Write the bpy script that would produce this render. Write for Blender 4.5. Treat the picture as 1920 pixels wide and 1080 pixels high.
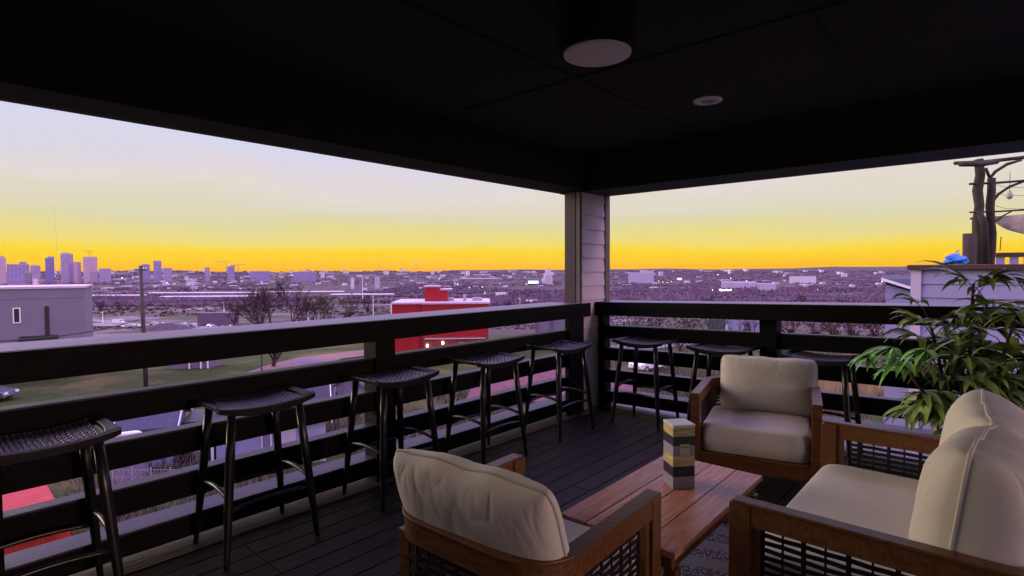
import bpy, math, random
from mathutils import Vector, Matrix, noise as mnoise
R = math.radians
sin, cos, pi = math.sin, math.cos, math.pi
rnd = random.Random(7)
S = bpy.context.scene
for o in list(bpy.data.objects): bpy.data.objects.remove(o)

# ------------------------------------------------------------------ camera
FPX, YAW, PITCH, ROLL = 1034.44, 0.72778, -0.032286, -0.004629
CAM = Vector((3.2039, -5.0068, 1.45))
fw = Vector((-sin(YAW)*cos(PITCH), cos(YAW)*cos(PITCH), sin(PITCH)))
rt = Vector((cos(YAW), sin(YAW), 0)); up = rt.cross(fw)
r2 = rt*cos(ROLL)+up*sin(ROLL); u2 = -rt*sin(ROLL)+up*cos(ROLL)
cd = bpy.data.cameras.new('camera'); cam = bpy.data.objects.new('camera', cd)
S.collection.objects.link(cam); S.camera = cam
cd.sensor_width = 36; cd.lens = FPX/1920*36; cd.clip_start = .05; cd.clip_end = 60000
M = Matrix.Identity(4)
for i in range(3): M[i][0], M[i][1], M[i][2], M[i][3] = r2[i], u2[i], -fw[i], CAM[i]
cam.matrix_world = M

# ------------------------------------------------------------------ world, sun, exposure
W = bpy.data.worlds.new('World'); S.world = W; W.use_nodes = True
nt = W.node_tree; nt.nodes.clear()
def N(t, k, **kw):
    n = t.nodes.new(k)
    for a, v in kw.items(): setattr(n, a, v)
    return n
tc = N(nt, 'ShaderNodeTexCoord'); sep = N(nt, 'ShaderNodeSeparateXYZ')
nt.links.new(tc.outputs['Generated'], sep.inputs[0])
mp = N(nt, 'ShaderNodeMapping'); mp.inputs['Scale'].default_value = (1.3, 1.3, 16)
nt.links.new(tc.outputs['Generated'], mp.inputs[0])
nz = N(nt, 'ShaderNodeTexNoise'); nz.inputs['Scale'].default_value = 1.6; nz.inputs['Detail'].default_value = 3
nt.links.new(mp.outputs[0], nz.inputs['Vector'])
m1 = N(nt, 'ShaderNodeMath', operation='SUBTRACT'); m1.inputs[1].default_value = .5
nt.links.new(nz.outputs['Fac'], m1.inputs[0])
m2 = N(nt, 'ShaderNodeMath', operation='MULTIPLY'); m2.inputs[1].default_value = .15
nt.links.new(m1.outputs[0], m2.inputs[0])
mz = N(nt, 'ShaderNodeMath', operation='MULTIPLY'); 
nt.links.new(m2.outputs[0], mz.inputs[0])
zc = N(nt, 'ShaderNodeMath', operation='MULTIPLY'); zc.inputs[1].default_value = 6; zc.use_clamp = True
nt.links.new(sep.outputs['Z'], zc.inputs[0]); nt.links.new(zc.outputs[0], mz.inputs[1])
ad = N(nt, 'ShaderNodeMath', operation='ADD'); nt.links.new(sep.outputs['Z'], ad.inputs[0]); nt.links.new(mz.outputs[0], ad.inputs[1])
cr = N(nt, 'ShaderNodeValToRGB'); nt.links.new(ad.outputs[0], cr.inputs[0])
def lin(c): return tuple((v/255/12.92 if v/255 <= .04045 else ((v/255+.055)/1.055)**2.4) for v in c)
stops = [(0, (255, 180, 0)), (.007, (255, 192, 0)), (.018, (255, 205, 0)), (.028, (253, 212, 12)), (.038, (249, 217, 72)), (.049, (240, 220, 118)),
         (.066, (230, 218, 148)), (.082, (224, 216, 172)), (.105, (223, 217, 194)), (.13, (228, 219, 212)), (.16, (222, 215, 226)), (.2, (214, 216, 240)),
         (.25, (188, 202, 244)), (.3, (178, 194, 240)), (.45, (190, 180, 236)), (.7, (196, 165, 232)), (1, (196, 160, 232))]
el = cr.color_ramp.elements
while len(el) > 1: el.remove(el[-1])
el[0].position = 0; el[0].color = (*lin(stops[0][1]), 1)
for p_, c_ in stops[1:]:
    e = el.new(p_); e.color = (*lin(c_), 1)
bg = N(nt, 'ShaderNodeBackground'); bg.inputs['Strength'].default_value = 1.0
# unseen sky shaped for its light: boosted overhead, slightly dimmed behind the camera
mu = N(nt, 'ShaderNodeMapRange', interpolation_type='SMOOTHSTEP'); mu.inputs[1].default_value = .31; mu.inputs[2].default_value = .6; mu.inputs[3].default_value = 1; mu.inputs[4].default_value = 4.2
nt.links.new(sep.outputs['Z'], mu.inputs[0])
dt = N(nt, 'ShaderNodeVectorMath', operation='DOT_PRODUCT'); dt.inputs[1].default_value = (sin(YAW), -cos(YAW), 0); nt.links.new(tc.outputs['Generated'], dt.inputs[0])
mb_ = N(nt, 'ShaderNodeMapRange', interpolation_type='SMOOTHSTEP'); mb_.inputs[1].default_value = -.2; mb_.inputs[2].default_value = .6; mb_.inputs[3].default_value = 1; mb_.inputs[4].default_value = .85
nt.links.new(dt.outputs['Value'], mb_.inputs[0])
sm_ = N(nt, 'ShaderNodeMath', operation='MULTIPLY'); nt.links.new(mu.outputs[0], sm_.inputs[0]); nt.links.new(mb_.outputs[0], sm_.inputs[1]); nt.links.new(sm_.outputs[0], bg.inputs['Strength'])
# added warm glow lobe, out of frame low at left rear, to light the cushions
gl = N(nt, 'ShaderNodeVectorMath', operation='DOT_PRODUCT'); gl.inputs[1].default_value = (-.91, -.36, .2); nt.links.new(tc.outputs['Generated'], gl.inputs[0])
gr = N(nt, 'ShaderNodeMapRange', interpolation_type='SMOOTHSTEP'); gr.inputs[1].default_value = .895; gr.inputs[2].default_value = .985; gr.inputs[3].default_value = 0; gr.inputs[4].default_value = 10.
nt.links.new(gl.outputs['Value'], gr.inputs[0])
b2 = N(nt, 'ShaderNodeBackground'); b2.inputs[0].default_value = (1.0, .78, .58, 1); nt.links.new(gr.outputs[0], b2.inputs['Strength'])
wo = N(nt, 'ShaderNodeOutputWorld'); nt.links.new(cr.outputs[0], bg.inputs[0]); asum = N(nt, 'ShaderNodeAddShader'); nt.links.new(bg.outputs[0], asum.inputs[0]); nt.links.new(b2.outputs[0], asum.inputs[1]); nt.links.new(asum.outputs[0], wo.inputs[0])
sd = bpy.data.lights.new('sun', 'SUN'); sun = bpy.data.objects.new('sun', sd); S.collection.objects.link(sun)
sd.energy = .8; sd.angle = R(3); sd.color = (1, .58, .5)
sdir = Vector((.93, .05, .12)).normalized()     # towards the low sun, off to the right behind the houses
sun.rotation_euler = sdir.to_track_quat('Z', 'Y').to_euler()
S.view_settings.view_transform = 'Standard'; S.view_settings.look = 'None'; S.view_settings.gamma = 1
S.view_settings.exposure = 0
S.render.engine = 'CYCLES'; S.cycles.use_denoising = True
S.cycles.max_bounces = 7; S.cycles.diffuse_bounces = 4; S.cycles.volume_bounces = 0

# ------------------------------------------------------------------ helpers
def az(px): return math.atan((960-px)/FPX)
def ray(px, py): return (fw + r2*((px-960)/FPX) - u2*((py-540)/FPX))
def at(px, py, D): return CAM + ray(px, py)*D
def plane_z(px, py, z):
    d = ray(px, py); return CAM + d*((z-CAM.z)/d.z)
PR = [(0, -9), (66, -9), (90, -10.2), (130, -13.3), (200, -18.3), (300, -27), (450, -35), (800, -47), (1300, -57), (2500, -62),
      (4800, -66), (6000, -58), (7200, -25), (8300, -8), (9000, -8)]
def smooth(r):
    for (a, b), (c, d) in zip(PR, PR[1:]):
        if r < c:
            t = (r-a)/(c-a); return b+(d-b)*t
    return PR[-1][1]
def H(x, y):
    dx, dy = x-CAM.x, y-CAM.y; r = math.hypot(dx, dy)
    z = smooth(r)
    if r > 70:
        a = min(1, (r-70)/400)
        z += a*1.2*sin(x*.013+1)*cos(y*.011) 
    if r > 5600:
        b = min(1, (r-5600)/2400); az = math.atan2(dx*rt.x+dy*rt.y, dx*fw.x+dy*fw.y)
        z += b*(9*sin(az*9+1)+6*sin(az*23+2)+4*sin(az*51)+6+50*max(0, az-.05))
    return z
def ground(px, py):
    d = ray(px, py); t = 3.
    while t < 12000:
        p = CAM+d*t
        if p.z <= H(p.x, p.y): break
        t *= 1.01
    lo, hi = t/1.01, t
    for _ in range(20):
        m = (lo+hi)/2; p = CAM+d*m
        if p.z <= H(p.x, p.y): hi = m
        else: lo = m
    return CAM+d*hi

class MB:
    def __init__(s): s.v = []; s.f = []; s.M = None
    def add(s, vs, fs, M=None):
        n = len(s.v)
        M = M if M is not None else s.M
        s.v += [tuple(M @ Vector(v)) for v in vs] if M is not None else [tuple(v) for v in vs]
        s.f += [tuple(n+i for i in f) for f in fs]; return s
    def box(s, x0, x1, y0, y1, z0, z1, M=None):
        return s.add([(x0,y0,z0),(x1,y0,z0),(x1,y1,z0),(x0,y1,z0),(x0,y0,z1),(x1,y0,z1),(x1,y1,z1),(x0,y1,z1)],
                     [(3,2,1,0),(4,5,6,7),(0,1,5,4),(1,2,6,5),(2,3,7,6),(3,0,4,7)], M)
    def tube(s, pts, rad, n=8, cap=True, flat=1.0):
        pts = [Vector(p) for p in pts]
        if not hasattr(rad, '__len__'): rad = [rad]*len(pts)
        vs, fs = [], []; a = None
        for i, p in enumerate(pts):
            t = (pts[min(i+1, len(pts)-1)]-pts[max(i-1, 0)]).normalized()
            if a is None:
                ref = Vector((0,0,1)) if abs(t.z) < .9 else Vector((1,0,0))
                a = t.cross(ref).normalized()
            else: a = (a-t*a.dot(t)).normalized()
            b = t.cross(a)
            for k in range(n):
                an = 2*pi*k/n; vs.append(p+(a*cos(an)+b*sin(an)*flat)*rad[i])
        for i in range(len(pts)-1):
            for k in range(n):
                k2 = (k+1) % n; fs.append((i*n+k, i*n+k2, (i+1)*n+k2, (i+1)*n+k))
        if cap: fs += [tuple(range(n-1, -1, -1)), tuple((len(pts)-1)*n+k for k in range(n))]
        return s.add(vs, fs)
    def cyl(s, c, r, z0, z1, n=24, r1=None):
        return s.tube([(c[0], c[1], z0), (c[0], c[1], z1)], [r, r if r1 is None else r1], n)
    def prism(s, poly, z0, z1):
        n = len(poly)
        return s.add([(x, y, z0) for x, y in poly]+[(x, y, z1) for x, y in poly],
                     [tuple(range(n-1, -1, -1)), tuple(range(n, 2*n))]+[(i, (i+1) % n, n+(i+1) % n, n+i) for i in range(n)])
    def sheet(s, P, ni, nj, close=False):
        vs = [P(i, j) for i in range(ni+1) for j in range(nj+1)]
        return s.add(vs, [(i*(nj+1)+j, (i+1)*(nj+1)+j, (i+1)*(nj+1)+j+1, i*(nj+1)+j+1) for i in range(ni) for j in range(nj)])
    def sweep(s, path, sec, M=None):
        """sec: list of (offset along normal, z); path: list of 2D pts"""
        n = len(sec); vs = []; fs = []
        for i, p in enumerate(path):
            a = Vector(path[max(i-1, 0)]); b = Vector(path[min(i+1, len(path)-1)])
            t = (b-a).normalized(); nn = Vector((-t.y, t.x))
            for o, z in sec: vs.append((p[0]+nn.x*o, p[1]+nn.y*o, z))
        for i in range(len(path)-1):
            for k in range(n):
                k2 = (k+1) % n; fs.append((i*n+k, (i+1)*n+k, (i+1)*n+k2, i*n+k2))
        fs += [tuple(range(n)), tuple((len(path)-1)*n+k for k in range(n-1, -1, -1))]
        return s.add(vs, fs, M)
    def build(s, name, mat, parent=None, sm=False, bev=0):
        me = bpy.data.meshes.new(name); me.from_pydata(s.v, [], s.f); me.update()
        if sm:
            for p in me.polygons: p.use_smooth = True
        me.materials.append(mat)
        o = bpy.data.objects.new(name, me); S.collection.objects.link(o)
        if parent: o.parent = parent
        if bev:
            b = o.modifiers.new('b', 'BEVEL'); b.width = bev; b.segments = 2; b.limit_method = 'ANGLE'; b.angle_limit = R(40)
        return o
def tag(o, label=None, cat=None, group=None, kind=None):
    if label: o['label'] = label
    if cat: o['category'] = cat
    if group: o['group'] = group
    if kind: o['kind'] = kind
    return o
def thing(name, label, cat, loc=(0,0,0), rz=0, group=None):
    o = bpy.data.objects.new(name, None); S.collection.objects.link(o); o.empty_display_size = .1
    o.location = loc; o.rotation_euler = (0, 0, rz); return tag(o, label, cat, group)
def dup(root, loc, rz, label, scale=None):
    r = root.copy(); S.collection.objects.link(r); r.location = loc; r.rotation_euler = (0, 0, rz); r['label'] = label
    if scale: r.scale = (scale,)*3
    for ch in list(root.children):
        c = ch.copy(); S.collection.objects.link(c); c.parent = r
        for g in ch.children:
            d = g.copy(); S.collection.objects.link(d); d.parent = c
    return r

# ------------------------------------------------------------------ materials
def mat(name, col, rough=.7, var=.25, scale=8., bump=0., col2=None, stretch=None, island=0., metal=0., spec=.4, emit=0, coat=0, detail=5, bscale=None):
    m = bpy.data.materials.new(name); m.use_nodes = True; t = m.node_tree; b = t.nodes['Principled BSDF']
    b.inputs['Roughness'].default_value = rough; b.inputs['Metallic'].default_value = metal
    b.inputs['Specular IOR Level'].default_value = spec
    if coat: b.inputs['Coat Weight'].default_value = coat
    tcn = N(t, 'ShaderNodeTexCoord'); mpn = N(t, 'ShaderNodeMapping'); t.links.new(tcn.outputs['Object'], mpn.inputs[0])
    if stretch: mpn.inputs['Scale'].default_value = stretch
    n = N(t, 'ShaderNodeTexNoise'); n.inputs['Scale'].default_value = scale; n.inputs['Detail'].default_value = detail
    t.links.new(mpn.outputs[0], n.inputs['Vector'])
    r = N(t, 'ShaderNodeValToRGB'); r.color_ramp.elements[0].position = .3; r.color_ramp.elements[1].position = .7
    c2 = col2 if col2 else tuple(min(1, v*(1+var)) for v in col); c1 = col if col2 else tuple(v*(1-var) for v in col)
    r.color_ramp.elements[0].color = (*c1, 1); r.color_ramp.elements[1].color = (*c2, 1)
    t.links.new(n.outputs['Fac'], r.inputs[0]); out = r.outputs[0]
    if island:
        g = N(t, 'ShaderNodeNewGeometry'); mr = N(t, 'ShaderNodeMapRange'); mr.inputs[3].default_value = 1-island; mr.inputs[4].default_value = 1+island
        t.links.new(g.outputs['Random Per Island'], mr.inputs[0])
        mx = N(t, 'ShaderNodeVectorMath', operation='SCALE'); t.links.new(out, mx.inputs[0]); t.links.new(mr.outputs[0], mx.inputs['Scale']); out = mx.outputs[0]
    t.links.new(out, b.inputs['Base Color'])
    if emit:
        t.links.new(out, b.inputs['Emission Color']); b.inputs['Emission Strength'].default_value = emit
    if bump:
        bp = N(t, 'ShaderNodeBump'); bp.inputs['Strength'].default_value = bump; bp.inputs['Distance'].default_value = .01
        n2 = n
        if bscale:
            n2 = N(t, 'ShaderNodeTexNoise'); n2.inputs['Scale'].default_value = bscale; n2.inputs['Detail'].default_value = 4; t.links.new(mpn.outputs[0], n2.inputs['Vector'])
        t.links.new(n2.outputs['Fac'], bp.inputs['Height']); t.links.new(bp.outputs[0], b.inputs['Normal'])
    return m
def facade(name, wall, glass, w, h, fill=.55, rough=.6, offset=0.):
    """windows as a procedural grid: w,h = bay size in metres"""
    m = mat(name, wall, rough, .08, .05); t = m.node_tree; b = t.nodes['Principled BSDF']
    link = b.inputs['Base Color'].links[0].from_socket
    tcn = N(t, 'ShaderNodeTexCoord'); sp = N(t, 'ShaderNodeSeparateXYZ'); t.links.new(tcn.outputs['Object'], sp.inputs[0])
    s = N(t, 'ShaderNodeMath', operation='ADD'); t.links.new(sp.outputs['X'], s.inputs[0]); t.links.new(sp.outputs['Y'], s.inputs[1])
    cm = N(t, 'ShaderNodeCombineXYZ'); t.links.new(s.outputs[0], cm.inputs[0]); t.links.new(sp.outputs['Z'], cm.inputs[1])
    br = N(t, 'ShaderNodeTexBrick'); br.offset = offset; br.inputs['Scale'].default_value = 1
    br.inputs['Brick Width'].default_value = w; br.inputs['Row Height'].default_value = h; br.inputs['Mortar Size'].default_value = min(w, h)*(1-fill)*.5
    br.inputs['Mortar Smooth'].default_value = 0
    br.inputs['Color1'].default_value = (*glass, 1); br.inputs['Color2'].default_value = (*[v*1.5 for v in glass], 1)
    t.links.new(cm.outputs[0], br.inputs['Vector']); t.links.new(link, br.inputs['Mortar'])
    g = N(t, 'ShaderNodeNewGeometry'); sn = N(t, 'ShaderNodeSeparateXYZ'); t.links.new(g.outputs['Normal'], sn.inputs[0])
    gt = N(t, 'ShaderNodeMath', operation='GREATER_THAN'); gt.inputs[1].default_value = .5; t.links.new(sn.outputs['Z'], gt.inputs[0])
    mx = N(t, 'ShaderNodeMix', data_type='RGBA'); t.links.new(gt.outputs[0], mx.inputs['Factor'])
    t.links.new(br.outputs[0], mx.inputs['A']); t.links.new(link, mx.inputs['B']); t.links.new(mx.outputs['Result'], b.inputs['Base Color'])
    return m

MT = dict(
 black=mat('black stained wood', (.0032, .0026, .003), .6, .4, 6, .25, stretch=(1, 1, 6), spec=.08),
 railtop=mat('skylit rail top', (.105, .072, .125), .4, .35, 5, .3, stretch=(9, 1, 1), bscale=30, spec=.25),  # sky light on the upper faces is put into this colour
 railtopx=mat('skylit rail top along', (.105, .072, .125), .4, .35, 5, .3, stretch=(1, 9, 1), bscale=30, spec=.25),
 railow=mat('skylit lower rail top', (.038, .028, .062), .42, .35, 5, .25, stretch=(9, 1, 1), bscale=30, spec=.15),  # dimmer sky light on the lower rail tops, also put into the colour
 railowx=mat('skylit lower rail top along', (.038, .028, .062), .42, .35, 5, .25, stretch=(1, 9, 1), bscale=30, spec=.15),
 deck=mat('dark deck boards', (.017, .012, .014), .55, .5, 7, .5, stretch=(8, .6, 8), island=.45, bscale=20, spec=.22),
 border=mat('weathered border board', (.12, .09, .115), .6, .35, 6, .5, stretch=(8, .8, 8), island=.2),
 ceil=mat('dark ceiling paint', (.0085, .010, .005), .85, .12, 2),
 seam=mat('ceiling seam', (.0050, .0055, .0035), .9, .1),
 fascia=mat('roof fascia', (.03, .025, .03), .7),
 sidg=mat('white siding', (.46, .38, .45), .6, .06, 3, .1),
 trim=mat('brown column trim', (.035, .019, .028), .6, .15, 5),
 trimo=mat('olive column trim', (.10, .08, .075), .6, .15, 5),
 stool=mat('espresso stool wood', (.010, .008, .009), .33, .4, 12, .15, stretch=(1, 1, .2), spec=.45),
 cord=mat('black woven cord', (.10, .085, .125), .3, .5, 60, .2, spec=.7, island=.3),
 teak=mat('teak', (.12, .046, .014), .42, .38, 9, .15, stretch=(1, 7, 7), island=.15, spec=.45),
 teakt=mat('teak tabletop', (.46, .19, .105), .38, .30, 8, .2, stretch=(10, .8, 8), island=.2, spec=.4),
 cane=mat('woven cane', (.006, .003, .003), .5, .3, 30, 0),
 cloth=mat('cream cushion cloth', (.60, .55, .49), .9, .05, 5, .12, bscale=260, spec=.15),
 clothp=mat('cream back pillow cloth', (.62, .57, .50), .9, .05, 5, .12, bscale=260, spec=.15),
 seamc=mat('cushion piping', (.50, .46, .41), .9, .05),
 white=mat('white plastic', (.75, .75, .75), .4, .03),
 lens=mat('lamp diffuser', (.78, .74, .76), .5, .03),
 leaf=mat('palm leaf', (.20, .28, .07), .45, .5, 6, 0, island=.65, spec=.5),
 leafn=mat('young leaf', (.20, .50, .10), .35, .3, 8, 0, island=.3, spec=.5),
 stem=mat('palm stem', (.018, .014, .010), .7, .4, 20, .5),
 pot=mat('glazed pot', (.03, .03, .035), .3, .2),
 soil=mat('soil', (.02, .015, .01), .95, .4, 40, .5),
 lav=mat('pale lap siding', (.25, .235, .36), .6, .05, 2),
 capw=mat('dark brown cap', (.06, .03, .02), .6, .2),
 bark=mat('rustic bark', (.03, .022, .012), .85, .5, 14, .8, stretch=(1, 1, .15)),
 net=mat('net cloth', (.42, .36, .24), .9, .3, 9),
 blue=mat('blue bag', (.03, .16, .55), .45, .3, 9),
 grass=mat('lawn', (.045, .055, .022), .95, .4, .5, .4, col2=(.10, .075, .045), detail=8, bscale=12),
 brush=mat('dry brush', (.10, .075, .06), .95, .5, 3, 0, island=.6),
 asph=mat('street', (.16, .13, .17), .85, .25, .35, 0),
 pave=mat('pale concrete', (.33, .28, .35), .85, .25, .08, 0),
 dirt=mat('orange dirt drive', (.075, .06, .12), .9, .4, .12, 0, col2=(.22, .115, .07)),
 red=mat('red painted wall', (.31, .006, .014), .5, .12, .7, .1),
 reds=mat('red sheet metal', (.42, .05, .035), .4, .12, 2, 0),
 redw=mat('red shed boards', (.42, .03, .012), .6, .35, 3, 0, stretch=(6, 6, .5)),
 brick=mat('brick front', (.22, .035, .02), .8, .25, 3),
 maroon=mat('maroon roofing', (.13, .05, .062), .8, .2, 3),
 pink=mat('pale coping', (.46, .37, .44), .6, .08, 2),
 grey=mat('grey render', (.17, .15, .20), .8, .06, .5),
 shing=mat('blue grey shingles', (.055, .06, .095), .85, .35, 14, .4),
 shingd=mat('dark shingles', (.035, .035, .055), .85, .3, 14, .4),
 oldw=mat('old grey boards', (.17, .14, .20), .85, .35, 5, .3, stretch=(5, 5, .4)),
 yell=mat('tan boards', (.30, .21, .10), .8, .25, 3, .2, stretch=(6, 6, .5), island=.15),
 dark=mat('dark opening', (.012, .012, .015), .5, .2),
 glass=mat('dark window glass', (.02, .022, .03), .12, .2, 3, 0, spec=.7),
 pole=mat('wooden pole', (.055, .045, .045), .85, .3, 10, .3, stretch=(1, 1, .2)),
 wire=mat('black cable', (.01, .01, .01), .6, .1),
 metal=mat('galvanised', (.35, .33, .38), .5, .15, 5, 0, metal=.3),
 twig=mat('bare twigs', (.040, .015, .018), .95, .3, 1, 0),
 twigo=mat('olive twigs', (.050, .042, .022), .95, .3, 1, 0),
 carw=mat('white car paint', (.75, .73, .75), .25, .03, coat=.5),
 card=mat('dark car paint', (.05, .05, .07), .25, .1, coat=.5),
 cars=mat('silver car paint', (.42, .40, .46), .25, .05, coat=.5),
 tyre=mat('tyre', (.015, .015, .015), .8, .1),
 skin=mat('skin', (.28, .16, .11), .6, .05), hair=mat('hair', (.05, .04, .035), .8, .2),
 jacket=mat('brown mauve jacket', (.10, .065, .07), .85, .2, 12), trousers=mat('dark trousers', (.03, .03, .045), .85, .2),
 glow=mat('lit lamp', (1, .9, .85), .5, .02, emit=6), glowy=mat('warm lit lamp', (1, .62, .15), .5, .02, emit=3.5),
 glowb=mat('lit billboard', (.65, .82, 1), .5, .02, emit=1.6), glowp=mat('pink lit sign', (1, .45, .8), .5, .05, emit=1.5),
 kraft=mat('wood print', (.50, .39, .17), .55, .35, 12, 0, stretch=(1, 1, 9)),
 navy=mat('black print band', (.022, .018, .026), .5, .15), mauve=mat('grey print band', (.30, .27, .32), .5, .12, 9),
 paper=mat('paper label', (.52, .48, .30), .6, .05), ink=mat('ink', (.05, .04, .03), .6, .05),
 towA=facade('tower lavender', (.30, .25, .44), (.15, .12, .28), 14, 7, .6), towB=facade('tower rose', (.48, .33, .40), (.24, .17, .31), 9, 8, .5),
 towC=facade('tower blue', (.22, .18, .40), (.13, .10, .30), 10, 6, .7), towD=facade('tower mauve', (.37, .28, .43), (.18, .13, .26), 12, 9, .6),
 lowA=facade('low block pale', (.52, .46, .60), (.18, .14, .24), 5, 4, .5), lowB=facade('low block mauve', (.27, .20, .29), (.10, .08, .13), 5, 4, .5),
 lowC=facade('low block white', (.70, .62, .72), (.22, .18, .26), 7, 4.5, .4), lowD=mat('warehouse white', (.75, .64, .72), .6, .08, .05),
 roofl=mat('pale roofing', (.48, .40, .50), .8, .15, .1), roofd=mat('mauve roofing', (.13, .09, .14), .8, .2, .1),
 rug=None)
def rugmat():
    m = bpy.data.materials.new('patterned rug'); m.use_nodes = True; t = m.node_tree; b = t.nodes['Principled BSDF']; b.inputs['Roughness'].default_value = .95
    tcn = N(t, 'ShaderNodeTexCoord')
    v = N(t, 'ShaderNodeTexVoronoi'); v.inputs['Scale'].default_value = 70; t.links.new(tcn.outputs['Object'], v.inputs['Vector'])
    w = N(t, 'ShaderNodeTexWave', wave_type='RINGS', rings_direction='SPHERICAL'); w.inputs['Scale'].default_value = 1.6; w.inputs['Distortion'].default_value = 1.2
    t.links.new(tcn.outputs['Object'], w.inputs['Vector'])
    gt = N(t, 'ShaderNodeMath', operation='GREATER_THAN'); gt.inputs[1].default_value = .5; t.links.new(w.outputs['Fac'], gt.inputs[0])
    r = N(t, 'ShaderNodeValToRGB'); r.color_ramp.elements[0].position = .25; r.color_ramp.elements[1].position = .42
    r.color_ramp.elements[0].color = (.30, .27, .22, 1); r.color_ramp.elements[1].color = (.045, .038, .04, 1); t.links.new(v.outputs['Distance'], r.inputs[0])
    mx = N(t, 'ShaderNodeMix', data_type='RGBA'); mx.inputs['A'].default_value = (.13, .115, .12, 1); t.links.new(gt.outputs[0], mx.inputs['Factor']); t.links.new(r.outputs[0], mx.inputs['B'])
    t.links.new(mx.outputs['Result'], b.inputs['Base Color']); return m
MT['rug'] = rugmat()
def terrmat():
    m = bpy.data.materials.new('land'); m.use_nodes = True; t = m.node_tree; b = t.nodes['Principled BSDF']; b.inputs['Roughness'].default_value = 1; b.inputs['Specular IOR Level'].default_value = .1
    tcn = N(t, 'ShaderNodeTexCoord')
    def nse(s, d=6):
        n = N(t, 'ShaderNodeTexNoise'); n.inputs['Scale'].default_value = s; n.inputs['Detail'].default_value = d; n.inputs['Roughness'].default_value = .65
        t.links.new(tcn.outputs['Object'], n.inputs['Vector']); return n
    def ramp(n, *st):
        r = N(t, 'ShaderNodeValToRGB'); e = r.color_ramp.elements
        e[0].position = st[0][0]; e[0].color = (*st[0][1], 1); e[1].position = st[-1][0]; e[1].color = (*st[-1][1], 1)
        for p_, c_ in st[1:-1]:
            q = e.new(p_); q.color = (*c_, 1)
        t.links.new(n.outputs['Fac'], r.inputs[0]); return r
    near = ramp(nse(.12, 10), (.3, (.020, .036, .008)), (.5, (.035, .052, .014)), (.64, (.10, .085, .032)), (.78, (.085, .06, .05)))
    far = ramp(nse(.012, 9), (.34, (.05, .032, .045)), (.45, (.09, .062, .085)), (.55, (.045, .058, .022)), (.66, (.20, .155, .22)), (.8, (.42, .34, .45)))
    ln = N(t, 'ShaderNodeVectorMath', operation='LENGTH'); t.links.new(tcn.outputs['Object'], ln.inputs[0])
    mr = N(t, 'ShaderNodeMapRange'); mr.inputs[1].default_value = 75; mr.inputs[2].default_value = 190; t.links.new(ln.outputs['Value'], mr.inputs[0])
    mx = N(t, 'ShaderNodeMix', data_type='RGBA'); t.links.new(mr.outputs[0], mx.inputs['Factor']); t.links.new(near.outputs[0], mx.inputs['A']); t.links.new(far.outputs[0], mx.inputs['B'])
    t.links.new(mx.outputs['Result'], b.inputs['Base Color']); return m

# ================================================================== GROUND
g = MB(); rings = []; r_ = 2.
while r_ < 8900: rings.append(r_); r_ *= 1.05
NA = 220; vs = []
for rr in rings:
    for k in range(NA):
        a = 2*pi*k/NA; x, y = rr*cos(a), rr*sin(a); vs.append((x, y, H(CAM.x+x, CAM.y+y)))
fs = [(i*NA+k, (i+1)*NA+k, (i+1)*NA+(k+1) % NA, i*NA+(k+1) % NA) for i in range(len(rings)-1) for k in range(NA)]
fs.append(tuple(range(NA)))
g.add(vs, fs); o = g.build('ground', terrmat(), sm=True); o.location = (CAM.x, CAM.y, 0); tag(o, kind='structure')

def strip(name, pix, wd, m, lift, label=None):
    pts = [ground(*q) for q in pix]; d = []
    for a, b in zip(pts, pts[1:]):
        n = max(2, int((b-a).length/ (max(3., (a-CAM).length*.04))))
        d += [a.lerp(b, i/n) for i in range(n)]
    d.append(pts[-1]); mb = MB(); L = []
    for i, p in enumerate(d):
        t = (d[min(i+1, len(d)-1)]-d[max(0, i-1)]); t.z = 0; t.normalize(); n = Vector((-t.y, t.x, 0))
        L.append([p+n*(wd*(k/3-.5)) for k in range(4)])
    mb.sheet(lambda i, j: (L[i][j].x, L[i][j].y, H(L[i][j].x, L[i][j].y)+lift), len(L)-1, 3)
    o = mb.build(name, m); tag(o, kind='structure'); return o
strip('dirt_road', [(520, 700), (600, 672), (700, 660), (800, 655)], 6.5, MT['dirt'], .07)
strip('street', [(40, 598), (160, 600), (300, 612), (440, 606), (560, 600), (700, 596)], 11, MT['asph'], .35)
strip('road', [(120, 566), (270, 570), (420, 571), (600, 575), (735, 572)], 16, MT['pave'], .5)
strip('highway', [(1400, 551), (1150, 552), (1062, 555), (1000, 559), (930, 561), (850, 562)], 20, MT['pave'], .6)
strip('slip_road', [(1120, 556), (1050, 564), (1010, 570), (975, 580), (940, 596)], 11, MT['pave'], .4)
strip('parking_lot', [(150, 608), (270, 610), (430, 615)], 26, MT['asph'], .25)
strip('lane', [(1150, 655), (1250, 645), (1400, 640), (1500, 650)], 7, MT['asph'], .07)

# ================================================================== DECK AND PORCH
t = thing('deck', 'dark stained plank deck with a weathered board along its outer edge', 'deck')
b = MB(); x = .085; k = 0
while x < 6.0:
    y = -7.4
    while y < -.02:
        ln = rnd.choice([2.4, 3.0, 3.6]); y1 = min(y+ln, -.02)
        if y1 > -.7: y1 = -.02
        b.box(x, x+.134, y, y1-.004, -.03, 0); y = y1
    x += .14
b.build('boards', MT['deck'], t, bev=.003)
b = MB(); b.box(-.17, .08, -7.4, .3, -.03, .004); b.box(-.46, -.176, -7.4, .3, -.03, .002); b.build('edge_board', MT['border'], t, bev=.003)
b = MB(); b.box(.08, 6.0, -.016, .3, -.03, .001); b.build('edge_board', MT['border'], t, bev=.003)
b = MB(); b.box(-.44, 6., -7.4, .28, -.3, -.035); b.build('joists', MT['black'], t)

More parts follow.
